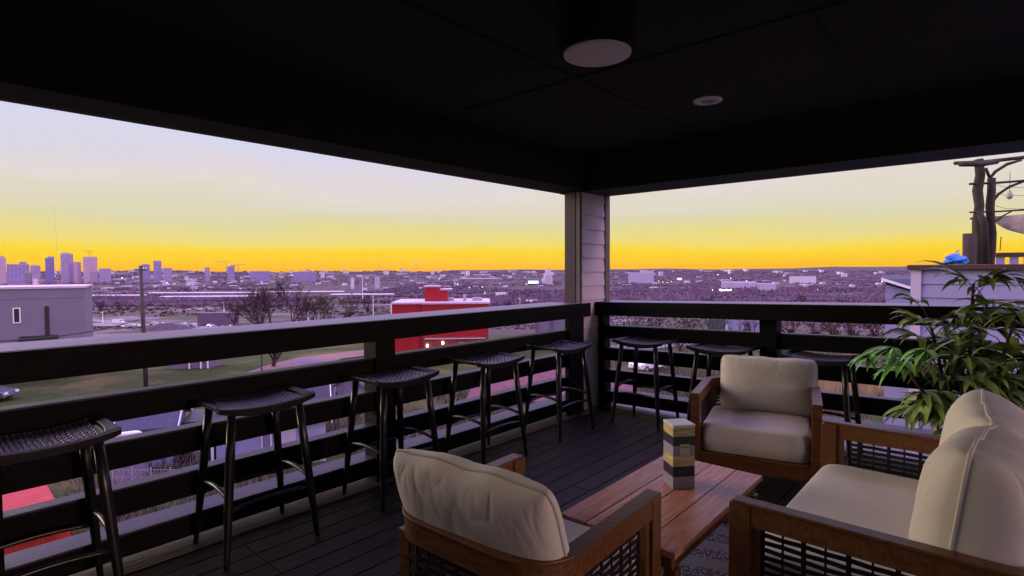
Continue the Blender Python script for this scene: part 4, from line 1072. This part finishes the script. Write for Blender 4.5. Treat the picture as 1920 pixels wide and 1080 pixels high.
# ================================================================== VEHICLES
def car(name, label, paint, L=4.5, Wd=1.8, Hh=1.45, van=False, group=None):
    t = thing(name, label, 'van' if van else 'car', group=group); P = ([(-L/2, .35), (-L/2, Hh*.95), (-L/2+.15, Hh), (L/2-1.3, Hh), (L/2-.75, Hh*.58), (L/2-.1, Hh*.48), (L/2, .35)] if van else
        [(-L/2, .35), (-L/2+.03, .85), (-L/2+.7, .95), (-L/2+1.15, Hh-.03), (L/2-2.0, Hh), (L/2-1.25, .95), (L/2-.2, .78), (L/2, .35)])
    n = len(P); b = MB(); b.add([(x, -Wd/2, z) for x, z in P]+[(x, Wd/2, z) for x, z in P], [tuple(range(n)), tuple(range(2*n-1, n-1, -1))]+[(i, n+i, n+(i+1) % n, (i+1) % n) for i in range(n)])
    b.build('body', MT[paint], t, bev=.06)
    for s in (-1, 1):
        b = MB()
        q = [(L/2-1.95, Hh*.62), (L/2-1.95, Hh*.92), (L/2-1.35, Hh*.92), (L/2-.95, Hh*.62)] if van else [(-L/2+1.0, .97), (-L/2+1.3, Hh-.12), (L/2-2.05, Hh-.10), (L/2-1.45, .97)]
        b.add([(x, s*(Wd/2+.004), z) for x, z in q], [(0,1,2,3)]); b.build('side_window', MT['glass'], t)
        for wx_ in (-L/2+.8, L/2-.85):
            b = MB(); b.tube([(wx_, s*(Wd/2-.2), .33), (wx_, s*(Wd/2+.02), .33)], .33, 16); w_ = b.build('wheel', MT['tyre'], t)
            b = MB(); b.tube([(wx_, s*(Wd/2+.0), .33), (wx_, s*(Wd/2+.03), .33)], .19, 12); b.build('rim', MT['metal'], w_)
        b = MB(); b.box(L/2-.12, L/2+.01, s*(Wd/2-.3)-.15, s*(Wd/2-.3)+.15, .55, .70); b.build('headlight', MT['lens'], t)
    q = ((L/2-1.28, Hh*.93), (L/2-.78, Hh*.62)) if van else ((L/2-1.95, Hh-.06), (L/2-1.27, 1.0))
    b = MB(); b.add([(q[0][0]+.03, -Wd/2+.12, q[0][1]), (q[0][0]+.03, Wd/2-.12, q[0][1]), (q[1][0]+.03, Wd/2-.12, q[1][1]), (q[1][0]+.03, -Wd/2+.12, q[1][1])], [(0,3,2,1)]); b.build('windscreen', MT['glass'], t)
    return t
PG = 'cars parked in the lot below'; HG = 'vehicles on the highway'
v0 = car('parked_van', 'big white box van parked in the lot right of the grey house', 'carw', 7.5, 2.3, 2.7, True, PG)
p = ground(222, 607); v0.location = p; v0.rotation_euler = (0, 0, YAW+R(5))
cw = car('parked_car', 'white car parked just left of the utility pole in the lot', 'carw', group=PG); cs = car('parked_car', 'silver car parked right behind the utility pole', 'cars', group=PG); cdk = car('parked_car', 'dark car at the left edge of the lawn', 'card', group=PG)
def put(o, px, py, rz): p = ground(px, py); o.location = (p.x, p.y, p.z+.28 if (p-CAM).length > 90 else p.z+.03); o.rotation_euler = (0, 0, YAW+rz)
put(v0, 222, 607, R(5)); put(cw, 246, 612, R(20)); put(cs, 258, 614, R(160)); put(cdk, -34, 752, R(8))
for src, px, py, rz, lb in ((cw, 290, 608, 10, 'white car parked to the right of the utility pole'), (cs, 302, 609, 170, 'silver car beside the white one right of the utility pole'),
    (cw, 345, 609, 0, 'long white car below the terrace of sheds, middle of the lot'), (cs, 355, 611, 20, 'silver car parked last in the middle row of the lot'), (cw, 395, 613, 60, 'white car alone by the dark wall of the lot'),
    (cs, 235, 615, 75, 'silver car parked at the foot of the white box van'), (cw, 1218, 694, 35, 'white car seen through the right railing near the corner'), (cs, 1005, 606, -20, 'silver car on the drive beyond the red building'), (cdk, 1460, 670, 15, 'dark car parked behind the right railing post')):
    p = ground(px, py); dup(src, (p.x, p.y, p.z+(.28 if (p-CAM).length > 90 else .03)), YAW+R(rz), lb)
hv = car('highway_truck', 'white box truck on the slip road', 'carw', 11, 2.6, 3.8, True, HG); put(hv, 998, 571, R(30)); hv.scale = (1.5,)*3
p = ground(941, 557); o = dup(hv, (p.x, p.y, p.z+.6), YAW+R(5), 'long white truck on the highway right of the red building'); o.scale = (2.3, 2.3, 2.3)
hc_ = car('highway_car', 'pale car driving on the far highway', 'carw', group=HG); put(hc_, 966, 556, 0)
for k, px in enumerate((980, 1005, 1018, 1030, 1040, 1050, 1152, 1160, 1170, 1180, 1192, 1200)):
    p = ground(px, 555-(.05*(px-980) if px < 1100 else 4)); o = dup(hc_, (p.x, p.y, p.z+.7), YAW+R(4), 'pale car driving on the far highway'); o.scale = (1.5,)*3
hc_.scale = (1.5,)*3

# street furniture in the lot
for i, (px, py, tp) in enumerate(((160, 606, 572), (420, 586, 568), (193, 607, 586), (578, 612, 585), (700, 596, 552), (975, 590, 560), (680, 560, 518))):
    t = placed('street_lamp', ['thin white lamp post by the corner of the grey house', 'tall pale lamp post above the dark retaining wall', 'short lamp post left of the box van', 'lamp post among the olive bare trees', 'tall lamp post left of the red building', 'lamp post beside the slip road', 'tall mast light rising over the valley warehouses'][i], 'street lamp', px, py)
    hgt = at(px, tp, (t.location-CAM).dot(fw)).z-t.location.z; w_ = (t.location-CAM).length*.0005
    b = MB(); b.tube([(0, 0, 0), (0, 0, hgt)], [w_*1.2, w_*.8], 6); b.build('post', MT['lens'], t); MB().box(-w_*6, w_, -w_, w_, hgt-.02, hgt+w_*2).build('lamp_head', MT['lens'], t)
t = placed('retaining_wall', 'long dark concrete retaining wall behind the parking lot', 'wall', 405, 611)
Dd = (t.location-CAM).dot(fw); sc = Dd/FPX; MB().box(-35*sc, 42*sc, 0, 1, 0, 24*sc).build('wall', MT['roofd'], t); MB().box(-36*sc, 43*sc, -.2, 1.2, 24*sc+.01, 25.5*sc).build('wall_cap', MT['pave'], t)
t = placed('soil_mound', 'dark mound of soil in the parking lot beside the utility pole', 'mound', 310, 618)
b = MB(); n = 20; Ms = (t.location-CAM).dot(fw)/FPX
b.sheet(lambda i, j: ((i/n*2-1)*62*Ms, (j/n*2-1)*9, -.3+12*Ms*max(0, 1-abs(i/n*2-1)**1.5)*max(0, 1-(j/n*2-1)**2)*(1+.3*mnoise.noise(Vector((i*.5, j*.5, 0))))), n, n); b.build('mound_body', mat('dark soil', (.055, .035, .05), .95, .4, .5), t, sm=True)

# ================================================================== CITY
def block(name, label, cat, x0, x1, top, D, m, roof='roofl', group=None, cap=None, deep=.8, rz=0.):
    cx = (x0+x1)/2; p = at(cx, 505, D); zb = H(p.x, p.y)-2; w_ = (x1-x0)*D/FPX; zt_ = at(cx, top, D).z-zb
    t = thing(name, label, cat, (p.x, p.y, zb), YAW+az(cx)+rz, group); w_ *= cos(az(cx))
    MB().box(-w_/2, w_/2, 0, w_*deep, 0, zt_).build('wall', MT[m], t)
    MB().box(-w_/2-.3, w_/2+.3, -.3, w_*deep+.3, zt_+.05, zt_+max(1, D*.0008)).build('roof', MT[roof], t)
    if cap:
        a, c, tp = cap; a = (a-cx)*D/FPX; c = (c-cx)*D/FPX; z2 = at(cx, tp, D).z-zb
        MB().box(a, c, w_*.1, w_*deep*.7, zt_+D*.0009, z2).build('penthouse', MT[m], t)
    return t
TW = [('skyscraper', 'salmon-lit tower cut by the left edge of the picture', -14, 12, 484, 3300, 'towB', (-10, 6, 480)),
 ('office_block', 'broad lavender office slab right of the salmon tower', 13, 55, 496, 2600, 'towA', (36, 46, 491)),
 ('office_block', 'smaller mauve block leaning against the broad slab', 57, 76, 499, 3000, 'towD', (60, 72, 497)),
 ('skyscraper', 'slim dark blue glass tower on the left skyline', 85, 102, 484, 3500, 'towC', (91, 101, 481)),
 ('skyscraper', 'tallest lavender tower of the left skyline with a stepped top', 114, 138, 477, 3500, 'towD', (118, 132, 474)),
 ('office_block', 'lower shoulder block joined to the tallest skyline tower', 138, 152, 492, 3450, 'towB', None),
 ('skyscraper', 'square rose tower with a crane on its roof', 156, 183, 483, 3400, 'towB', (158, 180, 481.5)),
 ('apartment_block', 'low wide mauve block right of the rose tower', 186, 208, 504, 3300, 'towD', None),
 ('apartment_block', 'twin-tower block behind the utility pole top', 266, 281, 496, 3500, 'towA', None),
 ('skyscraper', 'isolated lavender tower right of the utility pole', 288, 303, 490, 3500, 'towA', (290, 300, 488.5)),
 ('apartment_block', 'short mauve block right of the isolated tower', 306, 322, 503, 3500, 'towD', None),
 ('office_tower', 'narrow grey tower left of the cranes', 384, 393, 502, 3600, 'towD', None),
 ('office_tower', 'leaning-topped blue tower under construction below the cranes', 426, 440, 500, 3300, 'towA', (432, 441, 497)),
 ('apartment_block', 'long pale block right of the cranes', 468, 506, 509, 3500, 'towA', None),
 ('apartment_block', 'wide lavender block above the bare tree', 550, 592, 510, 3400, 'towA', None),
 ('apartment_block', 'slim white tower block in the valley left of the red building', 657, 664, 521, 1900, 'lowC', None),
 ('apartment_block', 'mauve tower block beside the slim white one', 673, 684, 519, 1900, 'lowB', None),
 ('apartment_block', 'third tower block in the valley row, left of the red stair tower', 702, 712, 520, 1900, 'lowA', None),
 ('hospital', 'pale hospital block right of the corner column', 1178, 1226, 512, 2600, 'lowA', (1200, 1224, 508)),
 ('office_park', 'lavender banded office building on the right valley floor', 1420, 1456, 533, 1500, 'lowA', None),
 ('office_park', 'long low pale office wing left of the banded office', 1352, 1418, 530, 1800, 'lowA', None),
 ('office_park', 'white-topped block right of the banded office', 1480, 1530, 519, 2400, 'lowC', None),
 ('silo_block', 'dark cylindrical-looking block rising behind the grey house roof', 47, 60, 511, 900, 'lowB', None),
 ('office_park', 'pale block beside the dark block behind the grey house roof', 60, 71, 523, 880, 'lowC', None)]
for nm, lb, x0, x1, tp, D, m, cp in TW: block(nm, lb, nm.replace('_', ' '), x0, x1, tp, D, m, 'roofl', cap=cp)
# pointed pale tower near the column
p = at(1027, 505, 2300); zb = H(p.x, p.y)-2; t = thing('spired_tower', 'pale stepped tower with buttresses just left of the corner column', 'tower', (p.x, p.y, zb), YAW)
s_ = 2300/FPX; zt = at(1027, 503, 2300).z-zb; b = MB()
for a, c, f_ in ((-9, 9, .45), (-7, 8, .7), (-4, 6, .9), (-2, 4, 1.)): b.box(a*s_, c*s_, abs(a)*.2, 30-abs(a)*.3, 0, zt*f_)
b.build('wall', MT['lowC'], t)
for x in (-6, -1, 3, 7): MB().box(x*s_, (x+.8)*s_, -2, -.1, 0, zt*.62).build('buttress', MT['lowC'], t)
# long white warehouses
for x0, x1, py, lb in ((160, 262, 558, 'long white shed in the valley left of the utility pole'), (275, 480, 553, 'longest white rail shed right of the utility pole'), (300, 470, 560, 'second long pale shed in front of the longest one'),
                       (500, 640, 551, 'long white shed behind the bare tree'), (620, 735, 556, 'long pale shed left of the red building'), (860, 940, 526, 'distant long white shed above the red building')):
    p = ground((x0+x1)/2, py); Dd = (p-CAM).dot(fw); w_ = (x1-x0)*Dd/FPX
    t = thing('warehouse', lb, 'warehouse', (p.x, p.y, p.z-.5), YAW+R(-2 if x0 == 275 else 1)); hgt = 3.2*Dd/FPX+.5
    MB().box(-w_/2, w_/2, 0, 22, 0, hgt).build('wall', MT['lowB'], t); MB().box(-w_/2-1, w_/2+1, -1, 23, hgt+.05, hgt+1.4*Dd/FPX).build('roof', MT['lowD'], t)
# small buildings
rs = random.Random(21); cnt = 0; MG = ['lowA', 'lowB', 'lowC', 'lowC', 'lowA']
GL = {'lowA': 'small lavender building among the far city blocks', 'lowB': 'small dark mauve building among the far city blocks', 'lowC': 'small whitish building among the far city blocks'}
while cnt < 235:
    px = rs.uniform(-20, 1660) if rs.random() < .55 else rs.uniform(180, 1060)
    if 1050 < px < 1150: continue
    py = 510.5+rs.random()**1.6*34-(px > 1150)*2
    p = ground(px, py); Dd = (p-CAM).dot(fw)
    if Dd < 700 or Dd > 7500: continue
    m = rs.choice(MG); wpx = rs.uniform(3, 16) if m != 'lowC' else rs.uniform(2, 9); hpx = rs.uniform(1.5, 4.2)+(rs.random() < .12)*4
    t = thing('far_building', GL[m], 'building', (p.x, p.y, p.z-1), YAW+rs.uniform(-.5, .5), 'buildings across the valley'); w_ = wpx*Dd/FPX; hg = max(4, hpx*Dd/FPX)+1
    MB().box(-w_/2, w_/2, 0, min(60, w_), 0, hg).build('wall', MT[m], t); MB().box(-w_/2-.4, w_/2+.4, -.4, min(60, w_)+.4, hg+.05, hg+.5*Dd/FPX).build('roof', MT['roofl' if rs.random() < .6 else 'lowD'], t); cnt += 1
# masts and cranes
def mast(px, py0, top, D, label, w_=1.5):
    p = at(px, 505, D); zb = H(p.x, p.y); t = thing('radio_mast', label, 'mast', (p.x, p.y, zb), YAW); h_ = at(px, top, D).z-zb; b = MB()
    n = 40
    for k in range(3): a = k*2*pi/3; b.tube([(cos(a)*w_, sin(a)*w_, 0), (cos(a)*w_*.5, sin(a)*w_*.5, h_)], w_*.16, 4)
    for i in range(n):
        z0, z1 = h_*i/n, h_*(i+1)/n; r0, r1 = w_*(1-.5*i/n), w_*(1-.5*(i+1)/n)
        for k in range(3): a, c = k*2*pi/3, (k+1)*2*pi/3; b.tube([(cos(a)*r0, sin(a)*r0, z0), (cos(c)*r1, sin(c)*r1, z1)], w_*.1, 3, cap=False)
    b.build('lattice', MT['cars'], t); b = MB(); b.tube([(-w_*5, 0, h_*.985), (w_*5, 0, h_*.985)], w_*.4, 4); b.tube([(0, 0, h_*.97), (0, 0, h_*1.01)], w_*.8, 6); b.build('antenna_arms', MT['lens'], t)
mast(107, 505, 381, 1650, 'very tall thin radio mast on the left skyline', .75); mast(780, 505, 490, 4500, 'small radio mast on the horizon above the red building', 2.6)
def crane(px, top, D, x0, x1, label, base=None):
    p = at(px, 505, D); zb = base if base is not None else H(p.x, p.y); t = thing('tower_crane', label, 'crane', (p.x, p.y, zb), YAW); h_ = at(px, top, D).z-zb; k_ = D/FPX; w_ = k_*.22
    MB().box(-w_, w_, -w_, w_, 0, h_).build('tower', MT['roofd'], t)
    b = MB(); b.tube([((x0-px)*k_, 0, h_-.5*k_), (0, 0, h_+.2*k_), ((x1-px)*k_, 0, h_-.3*k_)], w_, 4); b.tube([((x0-px)*k_*.8, 0, h_), (0, 0, h_+2.2*k_), ((x1-px)*k_*.9, 0, h_)], w_*.4, 4); b.build('jib', MT['roofd'], t)
crane(424, 491, 3500, 402, 432, 'tower crane left of the leaning-topped blue tower'); crane(447, 496, 3500, 440, 461, 'tower crane right of the leaning-topped blue tower')
crane(168, 471, 3420, 158, 176, 'tower crane on the roof of the rose tower'); crane(1050, 508, 2400, 1030, 1062, 'tower crane beside the pale stepped tower')
# woods
b = MB(); rs = random.Random(5)
def lump(b, p, r, h_):
    n = 6; vs = []; ph = rs.random()*6
    for z, f_ in ((0, .9), (.5, 1.), (.85, .6), (1., .12)):
        for k in range(n): a = 2*pi*k/n+ph; q = r*f_*rs.uniform(.65, 1.25); vs.append((p.x+cos(a)*q, p.y+sin(a)*q, p.z+h_*z*rs.uniform(.85, 1.1)))
    b.add(vs, [(i*n+k, i*n+(k+1) % n, (i+1)*n+(k+1) % n, (i+1)*n+k) for i in range(3) for k in range(n)]+[tuple(range(3*n, 4*n))])
c = 0; tries = 0
while c < 15000 and tries < 80000:
    tries += 1
    px = rs.uniform(-60, 1760); py = 508+rs.random()**1.5*68; p = ground(px, py); Dd = (p-CAM).length
    if Dd > 9000: continue
    nv = mnoise.noise(Vector((p.x*.0022, p.y*.0022, 1)))+.45*mnoise.noise(Vector((p.x*.009, p.y*.009, 3)))
    if nv < (.02 if px < 1150 else -.22): continue
    s = Dd/FPX; lump(b, p, max(3.5, s*rs.uniform(1.5, 3.5)), max(6, s*rs.uniform(1.5, 3.2)) if Dd < 2500 else s*rs.uniform(1, 2)); c += 1
    if abs(px-300) < 420 and 545 < py < 560: continue
woodm = mat('far bare woods', (.070, .045, .066), 1, .4, .004, 0, island=.35, spec=.05, col2=(.125, .085, .12))
tag(b.build('far_woods', woodm), kind='stuff')['label'] = 'mauve bare woods across the valley'
b = MB(); c = 0; tries = 0
while c < 5200 and tries < 30000:
    tries += 1
    px = rs.uniform(160, 1700); py = 556+rs.random()**1.2*62 if px < 1080 else 572+rs.random()*75
    if 563 < py < 576 and px < 740 or 594 < py < 611 and px < 560 or (880 < px < 1210 and py < 590): continue
    p = ground(px, py); nv = mnoise.noise(Vector((p.x*.012, p.y*.012, 9)))+.5*mnoise.noise(Vector((p.x*.05, p.y*.05, 4)))
    if nv < (.06 if px < 1080 else -.1): continue
    Dd = (p-CAM).length; s = Dd/FPX; lump(b, p, s*rs.uniform(1, 3.2), s*rs.uniform(1, 3.4)); c += 1
tag(b.build('thicket', mat('olive brown thicket', (.040, .032, .022), 1, .4, .02, 0, island=.7, spec=.05, col2=(.085, .055, .06))), kind='stuff')['label'] = 'olive brown thickets between the roads below the city'
# lights in the town
LT = [(229, 521, 'glow', 1.3), (3, 528, 'glow', 1.2), (10, 528, 'glow', 1.), (904, 538, 'glow', .8), (880, 539, 'glow', .8), (858, 532, 'glow', .9), (853, 531, 'glow', .7), (909, 549, 'glow', .8), (1336, 544, 'glow', 1.2), (1383, 546, 'glow', 1.),
      (1346, 515, 'glow', .8), (1235, 527, 'glowy', 1.4), (1243, 529, 'glowy', 1.2), (1251, 530, 'glowy', 1.1), (1259, 528, 'glowy', 1.), (1508, 544, 'glowy', 1.), (1533, 543, 'glowy', 1.), (1627, 545, 'glowy', 1.1), (1654, 528, 'glow', 1.3), (1661, 528, 'glow', 1.),
      (395, 611, 'glow', 1.1), (432, 610, 'glow', .8), (313, 530, 'glow', .8), (1400, 527, 'glow', .8), (1370, 522, 'glow', .7), (1694, 518, 'glow', .8), (600, 531, 'glow', .6), (548, 516, 'glow', .8)]
LG = 'lit lamps across the valley'
for px, py, m, r in LT:
    p = ground(px, py+2.5); Dd = (p-CAM).dot(fw); k_ = Dd/FPX; t = thing('lit_lamp', 'tiny bright white lamp glowing in the valley' if m == 'glow' else 'tiny warm orange lamp glowing in the right valley', 'lamp', p, YAW, LG)
    MB().box(-.12*k_, .12*k_, -.12*k_, .12*k_, 0, 2*k_).build('post', MT['roofd'], t); b = MB(); b.tube([(0, 0, 2*k_), (0, 0, 2.3*k_), (0, 0, 2.9*k_), (0, 0, 3.2*k_)], [.1*k_, r*.55*k_, r*.55*k_, .1*k_], 8); b.build('lamp_head', MT[m], t)
# illuminated signs
def sign(name, label, px, py, wpx, hpx, m, txt=None):
    p = ground(px, py+hpx*1.5); Dd = (p-CAM).dot(fw); k_ = Dd/FPX; t = thing(name, label, 'sign', p, YAW); zc_ = at(px, py, Dd).z-p.z
    for sx in (-.35, .35): MB().box((sx*wpx-.2)*k_, (sx*wpx+.2)*k_, 0, .4*k_, 0, zc_).build('post', MT['roofd'], t)
    pn = MB().box(-wpx/2*k_, wpx/2*k_, -.4*k_, -.01, zc_-hpx/2*k_, zc_+hpx/2*k_).build('panel', MT[m], t)
    if txt: text(txt, hpx*.78*k_, MT['glow'], pn, (0, -.5*k_, zc_), (R(90), 0, 0), .05)
sign('billboard', 'blue-white lit billboard by the highway', 1000, 529, 19, 5, 'glowb')
sign('shop_sign', 'white lit lettering on a dark shop sign in the right valley', 1360, 543.5, 34, 7, 'roofd', 'Upterbank')
sign('neon_sign', 'small pink lit sign in the right valley', 1274, 523, 9, 4, 'glowp')

# ================================================================== HAZE
hz = MB(); hz.box(-9100, 9100, -9100, 9100, -110, 235); o = hz.build('haze', bpy.data.materials.new('haze'))
o.location = (CAM.x, CAM.y, 0); tag(o, kind='stuff'); hm_ = o.data.materials[0]; hm_.use_nodes = True; tt = hm_.node_tree; tt.nodes.clear()
pv = N(tt, 'ShaderNodeVolumePrincipled'); pv.inputs['Color'].default_value = (.82, .70, .92, 1); pv.inputs['Density'].default_value = .000004; pv.inputs['Anisotropy'].default_value = .2
mo = N(tt, 'ShaderNodeOutputMaterial'); tt.links.new(pv.outputs[0], mo.inputs['Volume'])
